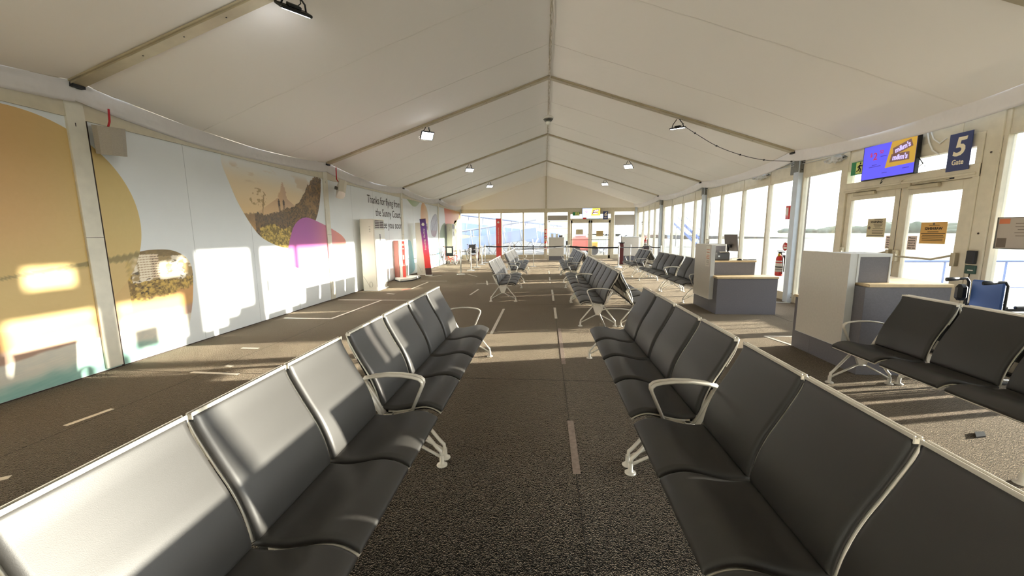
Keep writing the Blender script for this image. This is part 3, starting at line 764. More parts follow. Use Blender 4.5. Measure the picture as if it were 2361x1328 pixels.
# ------------------------------------------------------------------ beam seating
BACK = smooth_path([(-.212, .948, 0), (-.203, .91, 0), (-.178, .855, 0), (-.120, .745, 0), (-.083, .68, 0), (-.050, .61, 0), (-.022, .53, 0), (-.004, .445, 0), (-.002, .425, 0)], 4)
SEAT = smooth_path([(-.030, .434, 0), (.004, .431, 0), (.07, .428, 0), (.15, .440, 0), (.23, .460, 0), (.30, .466, 0), (.36, .452, 0), (.405, .428, 0), (.42, .415, 0)], 4)
def resample(prof, roll):
    L = [0]
    for i in range(1, len(prof)): L.append(L[-1] + (prof[i] - prof[i - 1]).length)
    T = L[-1]
    def P(q):
        for i in range(1, len(prof)):
            if q <= L[i] + 1e-9: return prof[i - 1].lerp(prof[i], (q - L[i - 1]) / max(L[i] - L[i - 1], 1e-9))
        return prof[-1]
    ends = [.0008, .003, .007, .012, .018, .026] if roll else [0]
    qs = list(ends) + [ends[-1] + (T - 2 * ends[-1]) * k / 15 for k in range(1, 15)] + [T - e for e in reversed(ends)]
    return [P(q) for q in qs], [min(q, T - q) for q in qs]
def sweep(b, prof, w, o0, o1, yc, rnd_=.008, mi=0, smooth=True, flip=1, roll=0.0):
    """slab following a profile (x,z) between offsets o0 (upper) and o1 (lower) along its normal;
    roll > 0 gives the upper side a soft rolled border that wide"""
    Q = prof; Ns = []
    prof, dist = resample(Q, roll)
    n = len(prof)
    for i in range(n):
        t = (prof[min(i + 1, n - 1)] - prof[max(i - 1, 0)]).normalized(); Ns.append(Vector((-t.y, t.x, 0)) * flip)
    th = abs(o1 - o0); rv = th * .55 if roll else min(rnd_, th / 2.05); rh = roll if roll else rv; lo = min(rnd_, th / 2.3)
    rings = []
    for i in range(n):
        p = prof[i]; q = []; d_ = 0
        if roll and dist[i] < roll: d_ = rv * (1 - math.sqrt(max(0, 1 - (1 - dist[i] / roll) ** 2)))
        h = w / 2; a0 = o0 - d_; r2 = max(rv - d_, .001)
        for sy in (1, -1):
            arc = [(h - rh + rh * math.sin(k * PI / 10), a0 - r2 + r2 * math.cos(k * PI / 10)) for k in range(6)]
            low = [(h, o1 + lo), (h - lo * .3, o1 + lo * .3), (h - lo, o1)]
            seq = arc + low
            if sy < 0: seq = [(-y, o) for y, o in reversed(seq)]
            for y, o in seq:
                v = p + Ns[i] * o; q.append((v.x, yc + y, v.y))
        rings.append(q)
    m = 18; vs = [p for r in rings for p in r]; fs = []
    for i in range(n - 1):
        for j in range(m): fs.append((i * m + j, i * m + (j + 1) % m, (i + 1) * m + (j + 1) % m, (i + 1) * m + j))
    b.add(vs, fs, smooth, mi)
    o = len(b.v) - len(vs)
    b.f.append(tuple(o + j for j in range(m))[::-1]); b.m.append(mi); b.s.append(False)
    b.f.append(tuple(o + (n - 1) * m + j for j in range(m))); b.m.append(mi); b.s.append(False)

def seat_meshes():
    P = .6; d = {}
    b = MB(); sweep(b, SEAT, .526, 0, -.036, 0, .012, roll=.026); d['seat'] = b.build('seat', M['pad'])
    b = MB(); sweep(b, SEAT[7:], .530, -.034, -.043, 0, .003); b.box(.02, .30, -.255, -.235, .375, .395); b.box(.02, .30, .235, .255, .375, .395)
    d['seat_frame'] = b.build('seat_frame', M['alu'], d['seat'])
    b = MB(); sweep(b, [p + Vector((0, 0, 0)) for p in SEAT[1:-4]], .49, -.045, -.060, 0, .004); d['seat_underside'] = b.build('seat_underside', M['dark'], d['seat'])
    b = MB(); sweep(b, BACK, .526, 0, -.032, 0, .012, roll=.026); d['backrest'] = b.build('backrest', M['pad'])
    b = MB(); sweep(b, BACK, .530, -.030, -.039, 0, .003)
    rear = smooth_path([(-.236, .944, 0), (-.235, .90, 0), (-.222, .85, 0), (-.178, .76, 0), (-.140, .68, 0), (-.100, .60, 0), (-.070, .53, 0)], 3)
    for s in (-1, 1): sweep(b, rear[:10], .012, 0, -.006, s * .258, .002)
    b.box(-.222, -.214, -.268, .268, .938, .954, .003); b.box(-.243, -.234, -.268, .268, .934, .952, .003); b.box(-.231, -.226, -.268, .268, .934, .948, .001)
    for s in (-1, 1): b.box(-.243, -.214, s * .265 - .003, s * .265 + .003, .925, .946, .003)
    d['back_frame'] = b.build('back_frame', M['alu'], d['backrest'])
    b = MB(); sweep(b, rear, .512, -.001, -.006, 0, .002); b.box(-.235, -.216, -.263, .263, .915, .936)
    d['back_cover'] = b.build('back_cover', M['dark'], d['backrest'])
    b = MB()
    b.tube([(-.145, 0, .612), (-.128, 0, .634), (-.06, 0, .652), (.04, 0, .664), (.14, 0, .664), (.22, 0, .654), (.262, 0, .643), (.283, 0, .624), (.284, 0, .602), (.272, 0, .572), (.19, 0, .385)], .009, 8, r2=.017, up=(0, 1, 0))
    b.tube([(-.135, 0, .618), (-.07, 0, .50), (-.005, 0, .375)], .013, 8, r2=.019, up=(0, 1, 0))
    b.prism([(-.14, .60), (-.10, .60), (-.01, .40), (-.06, .42)], -.004, .004, 'y')
    d['armrest'] = b.build('armrest', M['alu'])
    b = MB()
    def bar(p, q, r=.011): b.tube([(p[0], 0, p[1]), (q[0], 0, q[1])], r, 8, r2=.013, up=(0, 1, 0))
    b.prism([(-.005, .372), (.185, .372), (.185, .352), (.125, .205), (.058, .205), (-.005, .352)], -.006, .006, 'y')
    bar((-.012, .365), (.192, .365)); bar((.185, .36), (.125, .20), .008); bar((-.003, .36), (.058, .20), .008); bar((.13, .20), (.053, .20), .008)
    b.tube([(.185, 0, .352), (.362, 0, .128), (.385, 0, .105), (.39, 0, .02)], .012, 8, r2=.014, up=(0, 1, 0))
    b.tube([(-.003, 0, .352), (-.172, 0, .128), (-.195, 0, .105), (-.2, 0, .02)], .012, 8, r2=.014, up=(0, 1, 0))
    bar((.122, .207), (.385, .062), .009); bar((.061, .207), (-.195, .062), .009)
    d['leg'] = b.build('leg', M['alu'])
    for x in (.39, -.2):
        b = MB(); b.lathe([(.038, 0), (.038, .006), (.03, .012), (.016, .018), (.016, .075)], 16, c=(x, 0, 0)); b.build('foot', M['alu'], d['leg'])
    return d
PROTO = seat_meshes()
def unit(n, loc, rz, label, pitch=.58, group=None, arms=(True, True), name='beam_seating', legs=(.03, .03), ao=(.0, .0)):
    r = thing(name, label, 'seating', loc, rz, group); L = n * pitch
    def place(k, y):
        c = copy_tree(PROTO[k], r); c.location = (0, y, 0); return c
    for i in range(n):
        place('seat', pitch * (i + .5)); place('backrest', pitch * (i + .5))
    place('leg', legs[0]); place('leg', L - legs[1])
    if arms[0]: place('armrest', ao[0] - .004)
    if arms[1]: place('armrest', L - ao[1] + .004)
    b = MB(); b.box(.02, .06, min(0, legs[0]), max(L, L - legs[1]), .345, .385, .004); b.box(.14, .18, min(0, legs[0]), max(L, L - legs[1]), .345, .385, .004); b.build('beam', M['alu'], r)
    return r
G_M = 'seat runs facing the aisle on the mural side'
def run_pos(xc, y, n, label, pitch=.58, **k):   # faces +x
    return unit(n, (xc, y, 0), 0, label, pitch, **k)
def run_neg(xc, y, n, label, pitch=.58, **k):   # faces -x
    return unit(n, (xc, y + n * pitch, 0), PI, label, pitch, **k)
run_pos(-1.19, .15, 4, 'nearest sunlit black seat run on the mural side, its near end cut off', pitch=.552, legs=(.03, -.10), ao=(0, -.055))
run_pos(-1.19, 2.43, 4, 'second seat run on the mural side, beginning at the doubled armrests', legs=(.117, -.12), ao=(.035, -.06))
run_pos(-1.155, 8.95, 4, 'four-seat run standing alone on the mural side, sunlit backs, X legs seen end on')
run_pos(-1.155, 12.5, 4, 'four-seat run on the mural side directly behind the sunlit run standing alone')
run_pos(-1.155, 14.95, 3, 'three-seat run on the mural side nearest the belt barriers')
run_neg(.885, .15, 4, 'nearest shaded seat run facing the mural, its near end cut off', pitch=.552, legs=(-.10, .03), ao=(-.055, 0))
run_neg(.885, 2.43, 4, 'second shaded seat run facing the mural, beginning at the doubled armrests', legs=(-.12, .117), ao=(-.06, .035))
run_neg(.925, 6.58, 4, 'seat run facing the mural, X leg and armrest end on, beyond the foreground seats')
run_neg(.925, 9.02, 4, 'back-to-back seat run facing the mural, second beyond the foreground seats')
run_neg(.925, 12.45, 4, 'black seat run facing the mural in the far island, its near end')
run_neg(.925, 14.9, 3, 'seat run ending the far island at the stanchion, facing the mural')
run_pos(1.425, 6.58, 4, 'back-to-back seat run facing the windows, twin of the X-legged run seen end on')
run_pos(1.425, 9.02, 4, 'back-to-back seat run facing the windows, second beyond the foreground seats')
run_pos(1.425, 12.45, 4, 'black seat run facing the windows in the far island, mostly hidden by its twin')
run_neg(3.44, 8.92, 3, 'three-seat run beside the gate desk with the monitor, half hidden by its grey panel')
run_neg(3.44, 10.78, 4, 'four-seat run along the windows between the monitor desk and the far trio')
run_neg(3.44, 14.1, 3, 'far trio of black seats near the dark bin, in front of the gate 6 desk')
run_pos(3.93, 14.1, 3, 'far trio of seats facing the windows, backing onto its twin near the dark bin')
run_neg(3.335, 2.49, 3, 'shaded black seat run in front of the white gate desk')
run_pos(3.83, 2.49, 3, 'seat run facing the windows, backing onto the shaded run before the pale desk')
for k in ('seat', 'backrest', 'armrest', 'leg'):
    r_ = PROTO[k]
    for ch in children(r_): bpy.data.objects.remove(ch)
    bpy.data.objects.remove(r_)

# ------------------------------------------------------------------ gate desks
def desk(loc, flip, label, low=True, tower_inset=True):
    """local y runs from the low ledge (0) to the tower end; flip mirrors it"""
    r = thing('gate_desk', label, 'desk', loc)
    s = -1 if flip else 1
    def Y(a, c): return (s * a, s * c)
    b = MB(); y = Y(0, .36); b.box(.0, 1.11, *y, .0, .70, .002); y = Y(.36, 1.14); b.box(.0, .86, *y, 0, .99, .002)
    b.box(.86, 1.0, *Y(.36, .42), 0, .7); b.build('cabinet_body', M['grey_lam'], r)
    b = MB(); b.box(-.015, 1.12, *Y(-.012, .37), .70, .735, .003); b.build('ledge_top', M['timber'], r)
    b = MB(); b.box(.03, .875, *Y(.345, 1.15), .99, 1.025, .003); b.build('counter_top', M['timber'], r)
    b = MB(); b.box(-.075, -.0, *Y(.17, .99), .265, 1.345, .003); b.build('front_panel', M['light_lam'], r)
    ya, yb = .50, .99 if not flip else 1.0
    if flip: ya, yb = .55, 1.0
    b = MB(); z0 = 1.025
    b.box(-.0, .35, *Y(ya, yb), 1.31, 1.345, .002); b.box(.33, .35, *Y(ya, yb), z0, 1.31, .002); b.box(.0, .02, *Y(ya, yb), z0, 1.31)
    b.build('tower', M['edge_lam'], r)
    b = MB(); b.box(.02, .33, *Y(ya + .006, yb - .006), z0, 1.31); b.build('tower_infill', M['grey_lam'], r)
    b = MB(); b.box(-.077, -.0745, *Y(.17, .99), .265, .27); b.box(-.078, .0, *Y(.168, .172) if not flip else Y(.988, .992), .265, 1.345); b.build('edge_band', M['edge_lam'], r)
    return r
desk((3.245, 7.70, 0), False, 'grey gate desk with timber ledges carrying the monitor and printer')
desk((3.395, 5.60, 0), True, 'pale-panelled gate desk in front of the gate 5 double doors')
# far desks at gate 6
def far_desk(x0, x1, y, label, body):
    r = thing('gate_desk', label, 'desk', ((x0 + x1) / 2, y, 0)); h = (x1 - x0) / 2
    MB().box(-h, h, 0, .7, 0, .26, .004).build('plinth', M['grey_lam'], r)
    MB().box(-h - .01, h + .01, -.02, .7, .26, 1.30, .006).build('front_panel', M['light_lam'], r)
    MB().box(-h - .02, h + .02, -.03, .72, 1.30, 1.335, .004).build('counter_top', M['edge_lam'], r)
    return r
far_desk(.18, 1.02, 22.4, 'pale grey far desk with two paper stands on top, under the narrow blind', None)
far_desk(4.36, 5.20, 22.4, 'pale grey far desk in the corner under the wide grey blind', None)
for x, lab in ((.36, 'first small white paper stand on the far desk, beside the pillar'), (.62, 'second white paper stand on the far desk, beside the black box')):
    t = thing('paper_stand', lab, 'paper stand', (x, 22.6, 1.335)); MB().box(-.06, .06, -.004, .004, 0, .21).build('sheet', M['paper'], t); MB().box(-.03, .03, -.04, .04, 0, .006).build('base', M['white'], t)
t = thing('card_reader', 'small black box on the far desk beside the paper stands', 'device', (.85, 22.6, 1.335)); MB().box(-.1, .1, -.06, .06, 0, .11, .01).build('body', M['black'], t); MB().box(-.08, .08, -.0615, -.06, .03, .09).build('display', M['screen_off'], t)
t = thing('paper_holder', 'dark upright holder at the edge of the far desk near the door', 'holder', (1.2, 22.55, 0)); MB().box(-.05, .05, -.03, .03, .9, 1.12, .008).build('head', M['black'], t); MB().tube([(0, 0, .02), (0, 0, .95)], .02, 8).build('pole', M['dark'], t); MB().lathe([(.13, 0), (.13, .012), (.02, .02)], 18).build('base', M['dark'], t)

# equipment on the monitor desk
t = thing('monitor', 'dark flat monitor on the gate desk, its back turned to the hall', 'monitor', (3.79, 8.45, 1.026), math.radians(12))
mm = Matrix.Translation((0, 0, .34)) @ Matrix.Rotation(math.radians(-7), 4, 'Y')
MB().box(-.012, .02, -.19, .19, -.17, .17, .006, mx=mm).build('housing', M['screen_off'], t)
MB().box(.02, .022, -.18, .18, -.16, .16, mx=mm).build('screen', M['black'], t)
b = MB(); b.box(-.06, -.01, -.05, .05, .24, .30, .006); b.tube([(-.05, 0, .27), (-.07, 0, .02)], .018, 8); b.lathe([(.1, 0), (.1, .008), (.03, .018)], 18, c=(-.06, 0, 0)); b.build('stand', M['black'], t)
t = thing('ticket_printer', 'dark grey boxy printer on the upper timber counter', 'printer', (3.47, 8.10, 1.026))
MB().box(-.15, .15, -.075, .085, 0, .16, .03).build('body', mat('printer_grey', (72, 74, 78), .5), t); MB().box(-.05, .11, -.07, .02, .16, .172, .005).build('lid', M['spk'], t); MB().box(-.1, -.07, -.0765, -.073, .07, .1).build('badge', M['steel'], t)
t = thing('handheld_scanner', 'black scanner with a coiled cable lying on the upper timber counter', 'scanner', (3.82, 8.1, 1.027))
MB().lathe([(.05, 0), (.055, .01), (.03, .03), (0, .034)], 16).build('head', M['black'], t); MB().tube([(0, 0, .012), (.1, -.02, .008), (.2, .02, .008), (.3, -.02, .012), (.34, .05, .01)], .007, 6).build('cable', M['black'], t)
t = thing('paper_cup', 'small cream cup on top of the grey desk tower behind the monitor', 'cup', (3.36, 8.55, 1.345)); MB().lathe([(.03, 0), (.04, .1), (.037, .1), (.028, .006)], 16).build('wall', M['offwhite'], t)
t = thing('notice_sheet', 'long white notice with orange lines taped to the monitor desk panel', 'notice', (3.1685, 8.02, 1.31))
MB().box(-.0012, .0, -.09, .09, -.40, 0).build('sheet', M['paper'], t)
b = MB()
for z in (.06, .11, .17, .2, .23): b.box(-.002, -.0012, -.07, .07, -z - .012, -z)
b.build('orange_lines', M['orange_ink'], t)
b = MB()
for z in (.27, .29, .31, .33, .36): b.box(-.002, -.0012, -.07, .06, -z - .005, -z)
b.build('grey_lines', M['ink2'], t)

# ------------------------------------------------------------------ fire extinguishers
def extinguisher(loc, rz, label, sign=None):
    t = thing('fire_extinguisher', label, 'fire extinguisher', loc, rz)   # local x out of the wall
    MB().lathe([(.055, 0), (.075, .012), (.078, .03), (.078, .40), (.06, .45), (.03, .475), (.03, .5)], 20, c=(.10, 0, 0)).build('cylinder', M['red'], t)
    b = MB(); b.lathe([(.0785, .10), (.0785, .36)], 20, c=(.10, 0, 0)); b.build('label_band', M['paper'], t)
    b = MB(); b.lathe([(.0795, .155), (.0795, .165)], 20, c=(.10, 0, 0)); b.lathe([(.0795, .2), (.0795, .225)], 20, c=(.10, 0, 0)); b.build('label_print', M['ink'], t)
    b = MB(); b.lathe([(.0792, .30), (.0792, .33)], 20, c=(.10, 0, 0)); b.build('red_stripe', M['red'], t)
    b = MB(); b.box(.07, .13, -.02, .02, .5, .545, .006); b.box(.0, .15, -.012, .012, .545, .56, .004); b.box(.04, .17, -.012, .012, .575, .588, .004); b.build('valve', M['black'], t)
    MB().lathe([(.025, .46), (.028, .49), (.022, .52)], 14, c=(.13, .015, 0)).build('seal_tag', M['yellow'], t)
    MB().tube([(.11, .03, .53), (.12, .09, .52), (.11, .125, .42), (.10, .13, .2), (.10, .115, .05)], .009, 8).build('hose', M['black'], t)
    MB().box(0, .02, -.04, .04, .1, .48, .003).build('bracket', M['dark'], t)
    return t
extinguisher((5.455, 9.44, .56), PI, 'red fire extinguisher with a white label hung beside the window column')
extinguisher((5.457, 21.55, .72), PI, 'far red extinguisher on the window mullion near the corner bin')
extinguisher((-.02, 24.199, .6), -PI / 2, 'red extinguisher on the pillar beside the far desk')
def disc_sign(loc, rz, label):
    t = thing('extinguisher_disc', label, 'sign', loc, rz)
    mx = Matrix.Rotation(PI / 2, 4, 'Y')
    MB().lathe([(.095, 0), (.095, .004), (0, .004)], 28, mx=mx).build('disc', M['red'], t)
    b = MB(); b.box(.004, .005, -.06, .06, -.05, -.005); b.box(.004, .005, -.05, .05, .02, .03); b.build('print', M['paper'], t)
disc_sign((5.45, 9.44, 1.24), PI, 'round red disc above the extinguisher on the window column'); disc_sign((-.02, 24.198, 1.33), -PI / 2, 'round red disc above the extinguisher on the far pillar')
def arrow_sign(loc, rz, label):
    t = thing('extinguisher_sign', label, 'sign', loc, rz)
    MB().box(0, .05, -.06, .06, 0, .30, .004).build('plate', M['red'], t); MB().box(.05, .052, -.035, .035, .09, .26).build('print', M['paper'], t)
arrow_sign((5.45, 9.40, 1.86), PI, 'red location sign high on the window column'); arrow_sign((-.02, 24.198, 1.5), -PI / 2, 'red location sign on the far pillar above the disc')

# ------------------------------------------------------------------ signs and screens
def gate_sign(mx, num, label, w=.29, h=.49):
    t = thing('gate_sign', label, 'sign', mx.translation)
    loc = Matrix.Translation(mx.translation).inverted() @ mx
    MB().box(-w / 2, w / 2, -h / 2, h / 2, -.012, 0, .003, mx=loc).build('plate', M['navy'], t)
    text('number', num, M['signtext'], .33, t, loc @ Matrix.Translation((-.085, -.045, .001)), width=.165, bold=.008, shear=.15)
    text('word', 'Gate', M['signtext'], .095, t, loc @ Matrix.Translation((-.075, -.165, .001)), width=.15, bold=.002)
    b = MB(); b.box(-.012, .012, h / 2 - .01, h / 2 + .12, -.01, -.004, mx=loc); b.build('hanger', M['cream'], t)
gate_sign(on_right(5.81, 2.625, 5.40), '5', 'navy sign reading 5 Gate above the double doors')
gate_sign(on_end(3.59, 2.61, 24.12), '6', 'small dark sign reading 6 Gate above the far doors', .3, .48)
def exit_sign(mx, label, w, h):
    t = thing('exit_sign', label, 'sign', mx.translation); loc = Matrix.Translation(mx.translation).inverted() @ mx
    MB().box(-w / 2, w / 2, -h / 2, h / 2, -.02, 0, .003, mx=loc).build('plate', M['green'], t)
    MB().box(-w * .13, w * .42, -h * .44, h * .44, 0, .0012, mx=loc).build('pale_field', M['exitpale'], t)
    b = MB(); q = h; c = w * .15
    def limb(a, e, wd=.035): b.tube([loc @ Vector((c + a[0] * q, a[1] * q, .002)), loc @ Vector((c + e[0] * q, e[1] * q, .002))], wd * q, 6)
    b.lathe([(.07 * q, .0), (.07 * q, .003)], 12, mx=loc @ Matrix.Translation((c + .04 * q, .33 * q, .001)))
    limb((.0, .22), (-.03, -.02), .05); limb((.0, .2), (.14, .1)); limb((.14, .1), (.22, .14)); limb((-.02, .2), (-.14, .12)); limb((-.14, .12), (-.17, .0)); limb((-.02, 0), (.1, -.14), .04); limb((.1, -.14), (.06, -.36), .035); limb((-.03, 0), (-.1, -.2), .04); limb((-.1, -.2), (-.28, -.24), .035)
    b.build('running_figure', M['ink'], t)
exit_sign(on_right(7.51, 2.685, 5.41), 'green exit sign with running figure beside the large screen', .3, .225)
exit_sign(on_end(1.83, 2.715, 24.14), 'small green exit sign with running figure at the far doors', .42, .2)
def ad_screen(mx, label, w, h, bg, s, txt, yel, packs):
    t = thing('display_screen', label, 'screen', mx.translation); loc = Matrix.Translation(mx.translation).inverted() @ mx
    MB().box(-w / 2 - .015, w / 2 + .015, -h / 2 - .015, h / 2 + .015, -.06, 0, .004, mx=loc).build('housing', M['black'], t)
    MB().box(-w / 2, w / 2, -h / 2, h / 2, 0, .001, mx=loc).build('picture', bg, t)
    b = MB(); b.prism([(w * .06, h * .5), (w * .5, h * .5), (w * .5, -h * .22), (-w * .03, -h * .24)], .001, .002, 'z'); b.v = [tuple(loc @ Vector(p)) for p in b.v]; b.build('yellow_panel', yel, t)
    for k, (cx, cy) in enumerate(((.27, .26), (.24, -.0))):
        b = MB(); mk = loc @ Matrix.Translation((w * cx, h * cy, .002)) @ Matrix.Rotation(.25 if k == 0 else -.05, 4, 'Z')
        b.prism([(-w * .19, -h * .12), (-w * .17, h * .11), (w * .15, h * .12), (w * .17, -h * .10)], 0, .001, 'z'); b.v = [tuple(mk @ Vector(p)) for p in b.v]; b.build('chocolate_pack', packs[0], t)
        text('pack_lettering', "m&m's", packs[1], h * .2, t, mk @ Matrix.Translation((-w * .14, -h * .06, .0015)), width=w * .27, bold=.004)
    text('price', '$', txt, h * .16, t, loc @ Matrix.Translation((-w * .36, h * .18, .0015)), bold=.002)
    text('price', '2', txt, h * .30, t, loc @ Matrix.Translation((-w * .29, h * .07, .0015)), bold=.003)
    text('price', '50', txt, h * .14, t, loc @ Matrix.Translation((-w * .17, h * .22, .0015)), bold=.001)
    b = MB()
    for x0, x1, z in ((-.3, -.2, -.10), (-.36, -.12, -.15), (-.14, -.02, .12), (-.08, .02, -.38), (.3, .42, -.34)): b.box(x0 * w, x1 * w, z * h, (z + .022) * h, .001, .002, mx=loc)
    b.build('small_print', packs[2], t)
    b = MB(); b.tube([loc @ Vector((w * .52, -.1 * h, -.03)), loc @ Vector((w * .62, -.3 * h, -.02)), loc @ Vector((w * .55, -.36 * h, -.03)), loc @ Vector((w * .66, -.38 * h, -.02))], .006, 6)
    b.tube([loc @ Vector((0, -.5 * h, -.04)), loc @ Vector((-.1 * w, -.56 * h, -.03)), loc @ Vector((-.12 * w, -.68 * h, -.03)), loc @ Vector((-.08 * w, -.62 * h, -.03))], .005, 6); b.build('cable', M['black'], t)
    b = MB(); b.box(-.1, .1, -.05, h / 2 + .02, -.1, -.06, mx=loc); b.build('bracket', M['black'], t)
    return t
ad_screen(on_right(6.86, 2.715, 5.36), 'large violet advert screen hanging over the gate 5 doors', .95, .535, emis_mat('violet_screen', (70, 66, 190), .55), 1,
          emis_mat('screen_red', (150, 30, 60), .5), emis_mat('screen_gold', (150, 118, 40), .5), (emis_mat('screen_brown', (92, 66, 60), .45), emis_mat('screen_lilac', (170, 160, 230), .5), emis_mat('screen_dim', (50, 40, 140), .5)))
sc2 = ad_screen(on_end(2.73, 2.73, 24.1), 'small bright advert screen over the far gate 6 doors', 1.06, .6, emis_mat('pale_blue_screen', (170, 196, 250), .9), 1,
          emis_mat('screen_magenta', (200, 40, 130), .8), emis_mat('screen_yellow', (250, 205, 70), .9), (emis_mat('screen_choc', (90, 50, 70), .6), emis_mat('screen_white', (235, 235, 255), .9), emis_mat('screen_grey', (130, 140, 190), .7)))
MB().box(-.5, -.28, -.006, -.002, -.34, -.24).build('sticker', M['red'], sc2)
def notice(name, mx, w, h, m, label, lines, head=None, mirror=False, im=None):
    t = thing(name, label, 'notice', mx.translation); loc = Matrix.Translation(mx.translation).inverted() @ mx
    MB().box(-w / 2, w / 2, -h / 2, h / 2, -.001, 0, mx=loc).build('sheet', m, t)
    im = im or M['ink']
    if head:
        mm = loc @ Matrix.Translation((0 if not mirror else 0, h * head[1], .0008))
        if mirror: mm = mm @ Matrix.Diagonal((-1, 1, 1, 1))
        text('heading', head[0], im, head[2], t, mm @ Matrix.Translation((-head[3] / 2, 0, 0)), width=head[3], bold=.0015)
    b = MB()
    for x, z, lw in lines: b.box((x - lw / 2) * w, (x + lw / 2) * w, z * h, z * h + .007, .0004, .001, mx=loc)
    b.build('fine_print', im, t)
    return t, loc
xg = 5.488
t, l_ = notice('warning_notice', on_right(7.08, 1.64, xg), .36, .31, M['paper_y'], 'pale notice headed WARNING! on the closed door leaf beside the screen end',
       [(.1, .42, .45), (.1, .18, .5), (.1, .09, .45), (.1, .02, .3), (.1, -.06, .55), (.1, -.16, .62), (.1, -.24, .6), (.1, -.31, .58), (0, -.42, .9)], ('WARNING!', .26, .052, .235))
b = MB(); b.lathe([(.028, 0), (.028, .001)], 16, mx=l_ @ Matrix.Translation((-.135, 0, .0003))); b.build('crest', M['ink2'], t)
t, l_ = notice('warning_notice', on_right(6.10, 1.555, xg), .38, .31, mat('amber_paper', (214, 168, 96), .8), 'amber notice with mirrored WARNING lettering on the door leaf nearest the wheelchair',
       [(.02, .34, .4), (0, .04, .42), (0, -.04, .92), (0, -.12, .8), (0, -.2, .86), (0, -.29, .8), (0, -.36, .8)], ('WARNING!', .15, .05, .255), True)
b = MB(); b.lathe([(.016, 0), (.016, .001)], 16, mx=l_ @ Matrix.Translation((0, .13, .0003))); b.build('crest', M['ink2'], t)
for y, lab in ((6.785, 'small pink notice asking to close the door, half behind the meeting stile'), (6.40, 'small pink notice asking to close the door, beside the amber notice')):
    t = thing('door_notice', lab, 'notice', (xg, y, 1.405)); MB().box(-.001, 0, -.075, .075, -.105, .105).build('sheet', mat('pink_paper', (226, 206, 196), .8), t)
    for k, s_ in enumerate(('Please', 'ensure', 'door is', 'closed', 'after you')):
        text('lettering', s_, M['ink'], .032, t, Matrix.Translation((-.0012, 0, 0)) @ on_right(.06, .065 - k * .038, 0), width=.085 + .004 * len(s_), bold=.0008)
t, l_ = notice('safety_poster', on_right(4.99, 1.555, 5.455), .56, .36, mat('poster_grey', (176, 164, 148), .6), 'framed grey safety poster on the glass by the frame edge', [(.12, .3, .6), (.12, .2, .6), (.12, .1, .5), (.12, 0, .6), (.12, -.1, .55)], im=M['ink2'])
b = MB(); b.box(-.27, -.16, .11, .17, .0004, .001, mx=l_); b.build('red_block', M['orange_ink'], t)
b = MB(); b.box(-.27, -.17, -.17, -.06, .0004, .001, mx=l_); b.build('photo_block', M['ink2'], t)
b = MB()
for x0, x1, z0, z1 in ((-.29, .29, .18, .19), (-.29, .29, -.19, -.18), (-.29, -.28, -.19, .19), (.28, .29, -.19, .19)): b.box(x0, x1, z0, z1, -.002, .008, mx=l_)
b.build('frame', M['bracket'], t)
notice('warning_notice', on_end(2.05, 1.63, 24.225), .42, .3, M['paper_y'], 'pale notice on the far door leaf under the exit sign', [(.05, .2, .6), (.05, 0, .5), (.05, -.2, .55)])
notice('warning_notice', on_end(3.28, 1.52, 24.225), .42, .32, mat('tan_paper', (186, 160, 110), .8), 'tan notice on the far door leaf under the 6 sign', [(.0, .2, .6), (0, 0, .8), (0, -.2, .8)])
t = thing('door_intercom', 'dark card reader box with a green plate on the post by the double doors', 'card reader', (5.44, 5.47, 1.13))
MB().box(-.05, 0, -.05, .05, .03, .2, .008).build('reader', M['dark'], t); MB().box(-.03, 0, -.06, .06, -.1, .01, .004).build('release_plate', mat('dark_green', (40, 72, 60), .5), t); MB().box(-.032, -.03, -.045, .02, -.06, -.045).build('print', M['paper'], t)
MB().tube([(-.02, 0, -.1), (-.02, .01, -.5), (-.02, .03, -.8)], .006, 6).build('cable', M['black'], t)
# cables and plastic tucked above the window heads
b = MB()
for s in range(4):
    b.tube([(5.43 + .008 * s, y, 3.04 + .02 * s + .05 * math.sin(y * 1.3 + s) * .6) for y in [4.4 + .35 * i for i in range(56)]], .008, 5)
tag(b.build('cable_bundle', M['clearplastic']), 'bundle of loose cables running above the window heads', 'cables')
b = MB(); b.tube([(5.43, 6.32, 3.0), (5.42, 6.27, 2.85), (5.42, 6.2, 2.72), (5.43, 6.1, 2.64)], .01, 6); b.tube([(5.43, 6.28, 3.02), (5.43, 6.22, 2.88), (5.43, 6.12, 2.80), (5.43, 6.03, 2.85)], .008, 6)
tag(b.build('loose_cable', M['white']), 'white cable loops hanging beside the violet screen', 'cable')
b = MB()
for cy, cz, sc in ((8.05, 2.93, .5), (10.6, 2.96, .7)):
    rows = []
    for i in range(9):
        a = i / 8 * 2 * PI
        rows.append([(5.39 + .05 * math.cos(a) + .02 * math.sin(3 * a + j), cy + sc * (j - 5) * .1 , cz + .07 * math.sin(a) * (1 - abs(j - 5) / 7) + .02 * math.cos(4 * a + 2 * j)) for j in range(11)])
    o = MB().grid(rows, False).build('plastic_wrap', M['clearplastic']); tag(o, 'crumpled clear plastic stuffed above the window head ' + ('beside the green exit sign' if cy < 9 else 'beyond the extinguisher column'), 'plastic')

